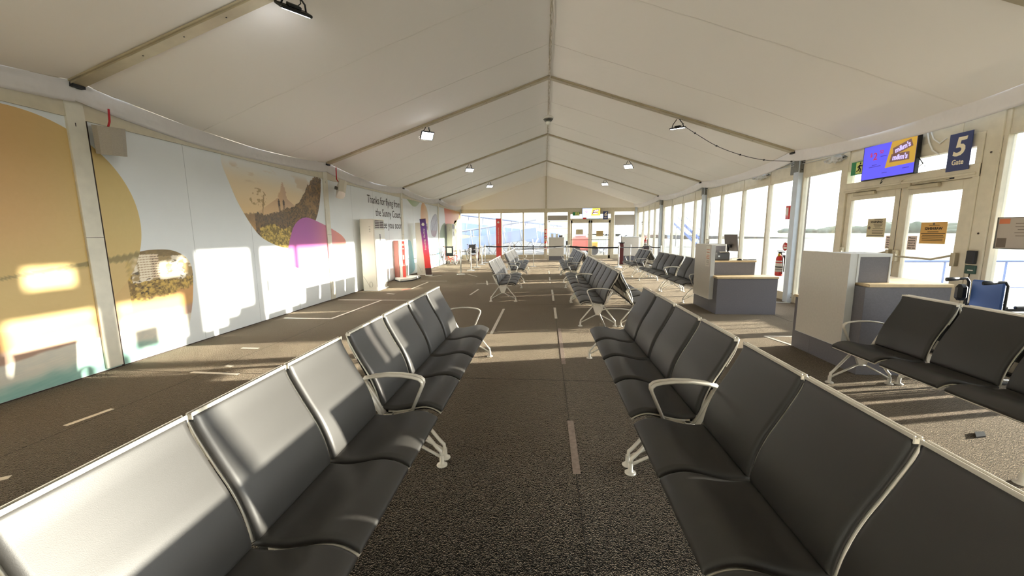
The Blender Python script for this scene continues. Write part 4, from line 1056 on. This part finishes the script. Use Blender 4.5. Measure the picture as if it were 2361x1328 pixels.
# ------------------------------------------------------------------ speakers, lamps, detector
def speaker(loc, rz, label, cab, roll=0, pitch=0, sc=1, m=None):
    t = thing('wall_speaker', label, 'speaker', loc, rz); t.rotation_euler = (roll, pitch, rz); t.scale = (sc, sc, sc)
    b = MB(); pr = [(.0, -.12), (.10, -.14), (.16, -.1), (.18, 0), (.16, .1), (.10, .14), (.0, .12)]
    b.prism([(x, y) for x, y in pr], -.16, .16, 'z'); b.v = [(x * (1 - .12 * (z < 0)), y * (1 - .06 * (z < 0)), z) for x, y, z in b.v]
    b.build('cabinet', m or M['spk'], t)
    MB().box(-.06, .0, -.02, .02, -.03, .03).build('mount', M['bracket'], t)
    MB().tube([Vector(p) for p in cab], .011, 6).build('speaker_cable', M['redcable'], t)
speaker((-5.30, 4.42, 2.75), math.radians(-35), 'large grey speaker at the first wall post with a red cable above it', [(.06, 0, .16), (.03, .02, .22), (-.02, .03, .36)], 0, .18)
speaker((-5.2, 9.42, 2.74), math.radians(40), 'cream speaker at the second wall post beside the mountain print, red cable looping up', [(.03, 0, .15), (-.05, -.08, .17), (-.1, -.2, .3), (-.11, -.22, .36)], -.55, .25, 1.15, M['offwhite'])
FACE = emis_mat('flood_led', (244, 248, 255), 14)
def flood(x, y, label, yaw, tilt, drop=.16):
    z = zc(x); t = thing('floodlight', label, 'lamp', (x, y, z))
    mx = Matrix.Translation((0, 0, -drop - .06)) @ Matrix.Rotation(yaw, 4, 'Z') @ Matrix.Rotation(tilt, 4, 'X')
    b = MB(); b.box(-.15, .15, -.11, .11, 0, .03, .008, mx=mx); b.box(-.06, .06, -.05, .05, .03, .06, .006, mx=mx)
    b.build('housing', M['black'], t); MB().box(-.13, .13, -.09, .09, -.003, .0, mx=mx).build('led_face', FACE, t)
    b = MB()
    for s in (-1, 1): b.tube([mx @ Vector((s * .12, 0, .02)), mx @ Vector((s * .1, 0, .09)), Vector((s * .03, 0, -.03)), Vector((s * .03, 0, -.026))], .009, 6)
    b.build('yoke', M['black'], t)
    MB().tube([mx @ Vector((.05, .05, .05)), mx @ Vector((.1, .12, .08)), Vector((.06, .03, -.06)), Vector((.05, 0, -.03))], .005, 5).build('cable', M['black'], t)
    if abs(x + 2.79) < .01 and 9 < y < 10:
        pts = [mx @ Vector((-.12 + .09 * math.cos(a * PI / 8), .02, -.07 + .09 * math.sin(a * PI / 8))) for a in range(17)]
        MB().tube(pts, .006, 5).build('spare_cable_loop', M['rope'], t)
for x, y, lab, yaw, tl in ((-2.66, 4.12, 'nearest floodlight on the mural side, cut off at the top of the frame', .9, .55), (-2.79, 9.12, 'floodlight on the second rafter, mural side, with a loop of spare cable', .6, -.75), (2.81, 9.12, 'floodlight on the second rafter, window side, from which the cable droops', -.5, .2),
                           (-2.77, 14.12, 'floodlight on the third rafter, mural side', .5, -.4), (2.80, 14.12, 'floodlight on the third rafter, window side', -.5, -.5), (-2.75, 19.12, 'farthest small floodlight on the mural side', .5, -.4), (2.76, 19.12, 'farthest small floodlight on the window side', -.4, -.4)):
    flood(x, y, lab, yaw, tl)
t = thing('drooping_cable', 'thin black cable with clips drooping from the floodlight to the window wall', 'cable', (2.98, 9.12, 3.86))
cp = [(0, 0, 0), (.2, 0, -.13), (.67, 0, -.41), (1.18, 0, -.61), (1.68, 0, -.73), (2.25, .0, -.775)]
MB().tube(smooth_path(cp, 5), .006, 6).build('cord', M['black'], t)
for p in cp[1:]: MB().lathe([(.0, -.018), (.02, -.01), (.02, .01), (0, .018)], 10, c=p).build('clip', M['black'], t)
t = thing('ceiling_detector', 'round louvred detector hanging from the ridge', 'detector', (.0, 10.6, 4.36))
b = MB(); b.lathe([(.02, .3), (.03, .27), (.10, .24), (.15, .19), (.135, .175), (.02, .175)], 24); b.build('cover', M['white'], t)
b = MB(); b.lathe([(.125, .172), (.125, .155), (.09, .15)], 24); b.lathe([(.1, .14), (.1, .125), (.06, .12)], 24); b.build('louvre', M['bracket'], t)
b = MB(); b.lathe([(.05, .12), (.066, .09), (.066, .06), (.04, .035), (0, .03)], 20); b.build('sensor', M['white'], t)
MB().tube([(0, 0, .29), (0, 0, .66)], .012, 6).build('stem', M['rope'], t)

# ------------------------------------------------------------------ floor standing units
def aircon(loc, d, w, h, label):
    t = thing('air_conditioner', label, 'air conditioner', loc)      # x = depth towards the aisle, y = width
    b = MB(); b.box(0, d, 0, w, .0, h, .018); b.build('cabinet', M['offwhite'], t)
    b = MB(); b.box(d - .002, d + .012, .01, w - .01, .12, h - .3, .01); b.build('front_door', M['white'], t)
    b = MB(); b.box(d - .004, d + .006, .06, w - .06, h - .27, h - .035); b.build('air_outlet', M['brown'], t)
    b = MB()
    for k in range(5): b.box(d + .002, d + .02, .05, w - .05, h - .262 + k * .047, h - .248 + k * .047, mx=None)
    for k in range(3): b.box(d + .004, d + .014, .05 + (w - .11) * k / 2, .06 + (w - .11) * k / 2, h - .27, h - .035)
    b.build('louvre', M['white'], t)
    b = MB()
    for k in range(16): b.box(d + .011, d + .0165, .08, w - .08, .17 + k * .034, .185 + k * .034)
    b.build('intake_grille', M['offwhite'], t)
    b = MB(); b.box(d + .011, d + .014, w / 2 - .02, w / 2 + .02, h - .62, h - .42); b.build('display', M['dark'], t)
    b = MB(); b.box(.02, d + .03, -.01, w + .03, 0, .03, .006); b.build('base', M['white'], t)
    b = MB()
    ring = [(d * .58 + .045 * math.cos(a * PI / 10), -.003, .19 + .075 * math.sin(a * PI / 10)) for a in range(21)]
    b.tube(ring, .004, 5); b.tube([(.03, -.002, .42), (.16, -.002, .2), (.2, -.002, .1)], .004, 5); b.build('knockout', M['spk'], t)
    b = MB()
    for k, (ww, z) in enumerate(((.05, h - .22), (.03, h - .28), (.04, h - .3), (.03, h - .33), (.045, h - .36))): b.box(d - .12 - ww / 2, d - .12 + ww / 2, -.001, .0, z, z + .008)
    b.build('side_label', M['ink2'], t)
    return t
aircon((-5.25, 10.54, 0), .41, .72, 2.035, 'tall ivory air conditioner standing in front of the lettering on the mural wall')
aircon((-5.10, 14.80, 0), .33, .58, 2.035, 'ivory air conditioner half hidden behind the purple banner')
aircon((-5.28, 20.35, 0), .30, .58, 2.12, 'far air conditioner behind the red-framed wheelchair')
t = thing('baggage_sizer', 'low white baggage sizer with a red panel beside the lettering', 'baggage sizer', (-5.05, 13.0, 0))
b = MB(); b.prism([(-.22, -.05), (.12, -.45), (.42, -.1), (.42, .75), (-.22, .75)], .03, .10, 'z'); b.build('platform', M['white'], t)
b = MB(); b.prism([(-.24, -.04), (.12, -.47), (.44, -.1), (.44, .77), (-.24, .77)], 0, .035, 'z'); b.build('base', M['rubber'], t)
MB().box(-.29, -.12, .14, .17, .10, 1.38, .004).build('side_panel', mat('shaded_red_panel', (172, 108, 96), .5), t)  # red panel's shaded side, the shade put into a browner colour
MB().box(-.12, -.02, .17, .70, .10, 1.38, .004).build('back_panel', M['white'], t)
MB().box(.0, .10, .16, .185, .10, 1.36, .003).build('red_panel', mat('red_sizer_panel', (232, 84, 74), .4), t)
b = MB()
for z, h in ((1.2, .07), (1.08, .03), (.72, .16), (.55, .02), (.5, .02)): b.box(.02, .075, .157, .16, z, z + h)
b.build('pictogram', M['paper'], t)
def banner(loc, h, w, m, label, lean, foot, words, rz=0):
    t = thing('pull_up_banner', label, 'banner', loc, rz)
    mx = Matrix.Rotation(lean, 4, 'Y')
    MB().box(-w / 2, w / 2, -.004, .004, .03, h, mx=mx).build('printed_sheet', m, t)
    MB().box(-w / 2 - .01, w / 2 + .01, -.07, .07, 0, .035, .01).build('foot_bar', M['white'], t)
    if foot: MB().box(-w / 2 - .001, w / 2 + .001, -.005, .005, .03, .30, mx=mx).build('dark_foot', M['brown'], t)
    MB().box(-w / 2 - .004, w / 2 + .004, -.008, .008, h - .012, h + .006, mx=mx).build('top_rail', M['brown'], t)
    rm = mx @ Matrix(((0, -1, 0, 0), (0, 0, -1, -.006), (1, 0, 0, 0), (0, 0, 0, 1)))
    for s_, z, size, wd, xo in words: text('lettering', s_, M['paper'], size, t, mx @ Matrix.Translation((xo, -.0055, z)) @ Matrix(((0, 1, 0, 0), (0, 0, -1, 0), (-1, 0, 0, 0), (0, 0, 0, 1))), width=wd, bold=.001)
    b = MB(); mk = mx @ Matrix.Translation((0, -.006, h - .2)) @ Matrix.Rotation(PI / 2, 4, 'X')
    drop = [(.055 * math.cos(a * PI / 8) * (1 + .3 * math.cos(a * PI / 8 + 2)), .06 * math.sin(a * PI / 8)) for a in range(16)]
    b.prism(drop, -.001, .001, 'z'); b.v = [tuple(mk @ Vector(p)) for p in b.v]; b.build('emblem', M['paper'], t)
    return t
banner((-4.53, 14.5, 0), 2.17, .235, ramp_mat('purple_red_gradient', [(0, (220, 40, 36)), (.28, (232, 56, 60)), (.45, (226, 70, 130)), (.62, (150, 66, 150)), (.8, (104, 62, 146)), (1, (78, 50, 112))], 'Z', .2, 2.17),
       'leaning purple to red pull-up banner reading Priority Boarding', -.075, True, [('Priority', 1.80, .085, .34, -.025), ('Boarding', 1.40, .085, .40, -.025)])
banner((-2.57, 21.0, 0), 2.38, .28, M['redban'], 'plain red pull-up banner standing at the belt barriers', 0, False, [('Standard boarding', 1.9, .06, .85, -.02)])

# stanchions and belts
POSTS = []
def stanchion(x, y, label, h=.98):
    t = thing('stanchion', label, 'barrier post', (x, y, 0), 0, None)
    MB().lathe([(.17, 0), (.17, .012), (.15, .022), (.04, .04)], 24).build('base', M['chrome'], t)
    MB().lathe([(.031, .03), (.031, h - .1)], 14).build('pole', M['chrome'], t)
    MB().lathe([(.031, h - .1), (.04, h - .095), (.04, h - .005), (.03, h), (0, h)], 16).build('belt_head', M['white'], t)
    POSTS.append((x, y)); return t
sp_ = [(-3.37, 14.95, 'nearest chrome stanchion of the lane beside the purple banner'), (-3.29, 16.6, 'second chrome stanchion of the lane beside the purple banner'), (-3.28, 18.1, 'third chrome stanchion of the lane, counted from the purple banner'), (-3.31, 19.7, 'fourth chrome stanchion of the lane, counted from the purple banner'), (-3.33, 20.95, 'last chrome stanchion of the lane beside the far wheelchair'),
       (-1.66, 16.9, 'chrome stanchion behind the lone seat run, nearer of the close pair'), (-1.62, 17.5, 'chrome stanchion behind the lone seat run, farther of the close pair'), (-1.95, 20.6, 'chrome stanchion at the red banner'), (-1.8, 22.0, 'farthest chrome stanchion near the end windows behind the seats'), (1.0, 19.4, 'chrome stanchion in front of the pale far desk'), (1.14, 20.0, 'chrome stanchion just behind the one before the pale far desk'),
       (3.26, 17.85, 'chrome stanchion beside the maroon stand'), (3.36, 18.4, 'chrome stanchion just behind the maroon stand'), (4.15, 19.6, 'chrome stanchion in front of the corner desk'), (4.9, 18.9, 'chrome stanchion beside the dark bin'), (5.15, 18.0, 'chrome stanchion against the window wall ending the belt')]
for x, y, l in sp_: stanchion(x, y, l)
def belt(p, q, label, z=.90, sg=.03):
    P, Q = Vector((*p, z)), Vector((*q, z)); d_ = (Q - P); d_.normalize(); P += d_ * .045; Q -= d_ * .045; rows = [[], []]
    b = MB(); n = Vector((-d_.y, d_.x, 0)) * .003
    for i in range(9):
        t = i / 8; c = P.lerp(Q, t) - Vector((0, 0, sg * 4 * t * (1 - t)))
        b.v += [tuple(c + n + Vector((0, 0, .025))), tuple(c + n - Vector((0, 0, .025))), tuple(c - n - Vector((0, 0, .025))), tuple(c - n + Vector((0, 0, .025)))]
    for i in range(8):
        for j in range(4): b.f.append((i * 4 + j, i * 4 + (j + 1) % 4, i * 4 + 4 + (j + 1) % 4, i * 4 + 4 + j)); b.m.append(0); b.s.append(False)
    b.f += [(0, 1, 2, 3), (32, 33, 34, 35)]; b.m += [0, 0]; b.s += [False, False]
    tag(b.build('barrier_belt', M['belt']), label, 'belt')
belt((-3.37, 14.95), (-3.29, 16.6), 'first black belt along the lane beside the purple banner'); belt((-3.29, 16.6), (-3.28, 18.1), 'second black belt along the lane, counted from the purple banner'); belt((-3.28, 18.1), (-3.31, 19.7), 'third black belt along the lane, counted from the purple banner'); belt((-3.31, 19.7), (-3.33, 20.95), 'last black belt along the lane beside the wheelchairs')
belt((-3.33, 20.95), (-1.95, 20.6), 'black belt passing behind the red banner'); belt((-1.66, 16.9), (1.0, 19.4), 'lower black belt crossing the aisle to the pale far desk'); belt((-1.95, 20.6), (1.14, 20.0), 'upper black belt crossing the aisle to the pale far desk')
belt((1.0, 19.4), (3.26, 17.85), 'lower black belt crossing in front of the far doors'); belt((1.14, 20.0), (3.36, 18.4), 'upper black belt crossing in front of the far doors'); belt((3.36, 18.4), (4.9, 18.9), 'black belt from the maroon stand to the bin'); belt((4.9, 18.9), (5.15, 18.0), 'short black belt ending at the window wall')

# stands and bin
t = thing('sanitiser_stand', 'maroon stand with a black tray in front of the corner desk', 'stand', (3.72, 19.6, 0))
MB().box(-.09, .09, -.07, .07, .02, 1.05, .006).build('column', M['maroon'], t); MB().box(-.14, .14, -.12, .12, 1.05, 1.09, .01).build('tray', M['black'], t); MB().tube([(0, 0, 1.09), (0, 0, 1.2), (-.03, 0, 1.42)], .016, 8).build('nozzle', M['black'], t); MB().box(-.15, .15, -.14, .14, 0, .02, .004).build('base', M['black'], t)
t = thing('scanner_stand', 'thin black scanner stand behind the sunlit seat run', 'stand', (-.62, 18.6, 0))
MB().tube([(0, 0, .02), (0, 0, .9)], .014, 8).build('pole', M['chrome'], t); MB().box(-.025, .025, -.02, .02, .78, 1.02, .006).build('head', M['black'], t); MB().lathe([(.14, 0), (.14, .012), (.02, .02)], 18).build('base', M['chrome'], t)
t = thing('rubbish_bin', 'dark brown hooded bin by the window wall', 'bin', (5.0, 19.9, 0))
MB().box(-.17, .17, -.17, .17, .02, .70, .012).build('body', M['maroon'], t); b = MB(); b.prism([(-.2, .70), (.2, .70), (.2, .76), (.12, .9), (-.12, .9), (-.2, .76)], -.2, .2, 'y'); b.build('hood', M['brown'], t); MB().box(-.18, .18, -.18, .18, 0, .03, .004).build('base', M['black'], t)

# ------------------------------------------------------------------ wheelchairs
def wheelchair(loc, rz, label, back, frame, solid=False):
    t = thing('wheelchair', label, 'wheelchair', loc, rz)            # local +x is the way the sitter faces
    MB().box(-.20, -.17, -.2, .2, .5, .95, .012).build('backrest', back, t)
    MB().box(-.18, .24, -.2, .2, .46, .5, .015).build('seat', back, t)
    b = MB()
    for s in (-1, 1):
        b.tube([(-.32, s * .24, .95), (-.22, s * .24, .96), (-.19, s * .24, .92), (-.19, s * .24, .25)], .013, 8)
        b.tube([(-.19, s * .24, .70), (.18, s * .24, .70), (.22, s * .24, .66), (.22, s * .24, .30)], .013, 8)
        b.tube([(-.19, s * .24, .46), (.25, s * .24, .46), (.34, s * .2, .25), (.42, s * .18, .1)], .013, 8)
    b.tube([(-.05, -.24, .44), (-.05, .24, .2)], .012, 8); b.tube([(-.05, .24, .44), (-.05, -.24, .2)], .012, 8)
    b.tube([(-.1, -.3, .3), (-.1, .3, .3)], .012, 8)
    b.build('frame', frame, t)
    for s in (-1, 1):
        mx = Matrix.Translation((-.1, s * .30, .30)) @ Matrix.Rotation(PI / 2, 4, 'X')
        w = MB(); ring = [mx @ Vector((.285 * math.cos(a * PI / 16), .285 * math.sin(a * PI / 16), 0)) for a in range(33)]
        w.tube(ring, .015, 8, up=(0, 1, 0), cap=False); wo = w.build('wheel', M['rubber'], t)
        w = MB(); ring = [mx @ Vector((.25 * math.cos(a * PI / 16), .25 * math.sin(a * PI / 16), s * -.025)) for a in range(33)]
        w.tube(ring, .008, 6, up=(0, 1, 0), cap=False)
        for a in range(12): w.tube([mx @ Vector((0, 0, 0)), mx @ Vector((.27 * math.cos(a * PI / 6), .27 * math.sin(a * PI / 6), 0))], .003, 4)
        w.build('spokes', M['chrome'], wo)
        mx = Matrix.Translation((.28, s * .22, .085)) @ Matrix.Rotation(PI / 2, 4, 'X')
        MB().tube([mx @ Vector((.066 * math.cos(a * PI / 8), .066 * math.sin(a * PI / 8), 0)) for a in range(17)], .018, 6, up=(0, 1, 0), cap=False).build('caster', M['rubber'], t)
        MB().box(-.1, .18, s * .24 - .02, s * .24 + .02, .71, .735, .008).build('armrest', M['black'], t)
        MB().box(.38, .5, s * .11 - .06, s * .11 + .06, .09, .105, .004).build('footplate', M['black'], t)
        MB().tube([(-.42, s * .24, .95), (-.3, s * .24, .955)], .018, 8).build('hand_grip', M['black'], t)
    return t
w1 = wheelchair((-4.92, 19.7, 0), 1.45, 'red-framed wheelchair with a black back parked against the mural wall', M['black'], M['orange_frame'])
tag(MB().box(-.215, -.202, -.13, .13, .62, .88, .003).build('document_pocket', M['paper'], w1))
wheelchair((-4.25, 22.4, 0), -1.1, 'black wheelchair behind the belt lane, by the end windows', M['black'], M['maroon'])
w3 = wheelchair((4.785, 4.45, 0), .08, 'wheelchair with a blue vinyl back behind the shaded seat run', M['blue_vinyl'], M['black'])
w3.scale = (1.12, .70, 1.12)
MB().box(-.3, -.2, .2, .3, .74, .9, .03).build('brake_pouch', M['black'], w3)

# scraps on the carpet
t = tag(MB().prism([(-.09, -.01), (.0, -.035), (.09, 0), (.02, .03)], 0, .012, 'z').build('leaf_scrap', M['black']), 'dry dark leaf lying on the sunlit carpet before the shaded seats', 'leaf'); t.location = (3.33, 3.14, .0); t.rotation_euler = (0, 0, .5)
t = tag(MB().tube([(3.58, 4.62, .008), (3.8, 4.5, .008), (4.1, 4.42, .008), (4.4, 4.5, .008)], .006, 6).build('floor_cable', M['white']), 'white cable on the carpet at the foot of the white desk', 'cable')
t = tag(MB().tube([(4.45, 9.3, .008), (4.9, 9.1, .008), (5.3, 9.0, .008), (5.38, 8.95, .008)], .008, 6).build('floor_cable', M['white']), 'white cable on the carpet at the foot of the window column', 'cable')

# ------------------------------------------------------------------ outside
gm = mat('apron_concrete', (108, 108, 102), .9, noise=(.3, .08)); 
struct(MB().box(-60, 30, -60, 90, -.3, -.13).build('ground', gm))
struct(MB().box(30, 400, -250, 400, -.35, -.16).build('lawn', mat('dry_field', (104, 112, 88), .95, noise=(.05, .12))))
struct(MB().box(-300, 60, 90, 500, -.35, -.16).build('lawn', mat('dry_field_far', (114, 118, 94), .95, noise=(.05, .12))))
b = MB()
for i in range(220):
    y = -160 + i * 2.0; x = 170 + 12 * math.sin(i * .37) + 10 * rnd.random(); h = 2.2 + 2.2 * rnd.random() + 1.2 * math.sin(i * .11); r = 3 + 2 * rnd.random()
    b.lathe([(r * .75, -.3), (r, h * .4), (r * .8, h * .8), (r * .3, h), (0, h * 1.02)], 7, c=(x, y, 0))
tag(b.build('treeline', mat('hazy_trees', (92, 104, 88), 1, noise=(.4, .2))), 'low hazy treeline across the field beyond the windows', 'trees', kind='stuff')
def rail(loc, rz, L, label):
    t = thing('ramp_handrail', label, 'handrail', loc, rz)
    b = MB(); b.tube([(0, 0, .02), (0, 0, .9), (.04, 0, .97), (.12, 0, 1.0), (L - .12, 0, 1.0), (L - .04, 0, .97), (L, 0, .9), (L, 0, .02)], .022, 8); b.build('top_rail', M['rail_blue'], t)
    MB().tube([(0, 0, .5), (L, 0, .5)], .02, 8).build('mid_rail', M['rail_blue'], t)
    for k in range(1, int(L / 1.2) + 1): MB().tube([(k * L / (int(L / 1.2) + 1), 0, .02), (k * L / (int(L / 1.2) + 1), 0, .99)], .018, 8).build('baluster', M['rail_blue'], t)
    MB().box(-.1, L + .1, -.08, .08, -.13, .02).build('kerb', gm, t)
rail((6.5, 8.05, -.0), 0.0, 3.2, 'blue ramp handrail outside the glass beyond the monitor desk')
rail((6.5, 5.35, -.0), 0.0, 3.2, 'blue ramp handrail outside the double doors nearest the poster')
t = thing('light_mast', 'thin grey light mast standing outside the windows', 'mast', (14, 29.2, -.13)); MB().tube([(0, 0, 0), (0, 0, 7)], .09, 8).build('pole', M['bracket'], t); MB().box(-.5, .5, -.1, .1, 6.9, 7.1).build('lamp_head', M['bracket'], t)
# covered ramps beyond the end windows
pale = mat('pale_blue_cladding', (178, 200, 238), .5, noise=(1, .05)); truss = mat('white_truss', (226, 228, 232), .5)
def ramp(p, q, w, h, label, under=1.2):
    P, Q = Vector(p), Vector(q); L = (Q - P).length; ang = math.atan2(Q.y - P.y, Q.x - P.x); pit = math.asin((Q.z - P.z) / L)
    t = thing('covered_ramp', label, 'covered ramp', P); t.rotation_euler = (0, -pit, ang)
    MB().box(0, L, -w / 2, w / 2, 0, h * .62, .02).build('side_walls', pale, t)
    MB().box(-.1, L + .1, -w / 2 - .15, w / 2 + .15, h, h + .1, .02).build('roof', mat('ramp_roof', (206, 212, 224), .5), t)
    b = MB()
    for k in range(int(L / 1.2) + 1):
        x = k * 1.2
        for s in (-1, 1): b.tube([(x, s * w / 2, 0), (x, s * w / 2, h)], .035, 6)
    b.build('roof_posts', truss, t)
    b = MB(); k = 0; x = 0
    while x < L - .6:
        for s in (-1, 1):
            b.tube([(x, s * w / 2, 0), (x + .5, s * w / 2, -under * .6), (x + 1.0, s * w / 2, 0)], .03, 6)
        x += 1.0
    for s in (-1, 1): b.tube([(0, s * w / 2, -under * .6), (L, s * w / 2, -under * .6)], .035, 6)
    b.build('truss', truss, t)
    b = MB()
    for x in (0.4, L * .5, L - .4):
        for s in (-1, 1):
            gz = P.z + x * math.sin(pit)
            b.tube([(x, s * w / 2, 0), (x, s * w / 2, -gz - .1)], .06, 6)
    b.build('support', truss, t)
ramp((-10, 31, 1.9), (1.0, 32.5, .6), 1.8, 1.5, 'pale blue covered ramp sloping down outside the end windows')
ramp((-6.5, 28.6, .35), (-.6, 28.9, 1.2), 1.3, 1.3, 'nearer covered ramp rising outside the end windows, white truss beneath')
t = thing('portal_frame', 'cream portal frame outside behind the pale far desk', 'frame', (1.0, 29.5, -.13)); b = MB()
for x in (-.75, .75): b.box(x - .05, x + .05, -.05, .05, 0, 2.6)
b.box(-.8, .8, -.05, .05, 2.5, 2.6); b.box(-.8, .8, -.04, .04, 2.0, 2.08); b.build('members', mat('cream_steel', (232, 222, 186), .5), t)
t = thing('baggage_tractor', 'red and yellow tractor seen through the far door', 'vehicle', (2.9, 31, -.13))
MB().box(-.9, .5, -1.2, 1.2, .35, 1.35, .1).build('red_body', mat('hazed_red', (236, 120, 104), .5), t); MB().box(.5, 1.1, -1.2, 1.2, .35, 1.0, .08).build('yellow_hood', M['yellow'], t); MB().box(-.6, .3, -.7, .7, 1.35, 2.0, .1).build('cab', M['steel'], t)  # body red paled to put the outdoor haze into its colour
for x in (-.6, .75):
    for y in (-1.1, 1.1): MB().lathe([(.34, -.1), (.36, -.06), (.36, .06), (.34, .1)], 16, mx=Matrix.Translation((x, y, .36)) @ Matrix.Rotation(PI / 2, 4, 'X')).build('wheel', M['rubber'], t)
def stairs(loc, rz, n, label, m):
    t = thing('passenger_stairs', label, 'stairs', loc, rz)
    b = MB()
    for k in range(n): b.box(k * .3, k * .3 + .32, -.6, .6, .3 + k * .2, .34 + k * .2)
    b.build('treads', m, t); b = MB()
    for s in (-1, 1):
        b.prism([(0, .1), (n * .3, .1 + n * .2), (n * .3, .4 + n * .2), (0, .45)], s * .62 - .02, s * .62 + .02, 'y')
    b.build('stringer', m, t); b = MB()
    for s in (-1, 1):
        b.tube([(0, s * .62, 1.3), (n * .3, s * .62, 1.3 + n * .2)], .03, 6)
        for k in range(0, n, 2): b.tube([(k * .3, s * .62, .3 + k * .2), (k * .3, s * .62, 1.3 + k * .2)], .02, 6)
    b.build('handrail', m, t)
    b = MB()
    for x in (.3, n * .3 - .3):
        for s in (-1, 1): b.tube([(x, s * .5, 0), (x, s * .5, .3 + x * .66)], .04, 6)
    b.build('undercarriage', M['bracket'], t)
stairs((4.2, 29, -.13), .25, 12, 'white mobile passenger stairs outside under the wide blind', truss)
stairs((17.0, 44.0, -.13), 2.0, 12, 'blue mobile passenger stairs outside the window wall', M['rail_blue'])
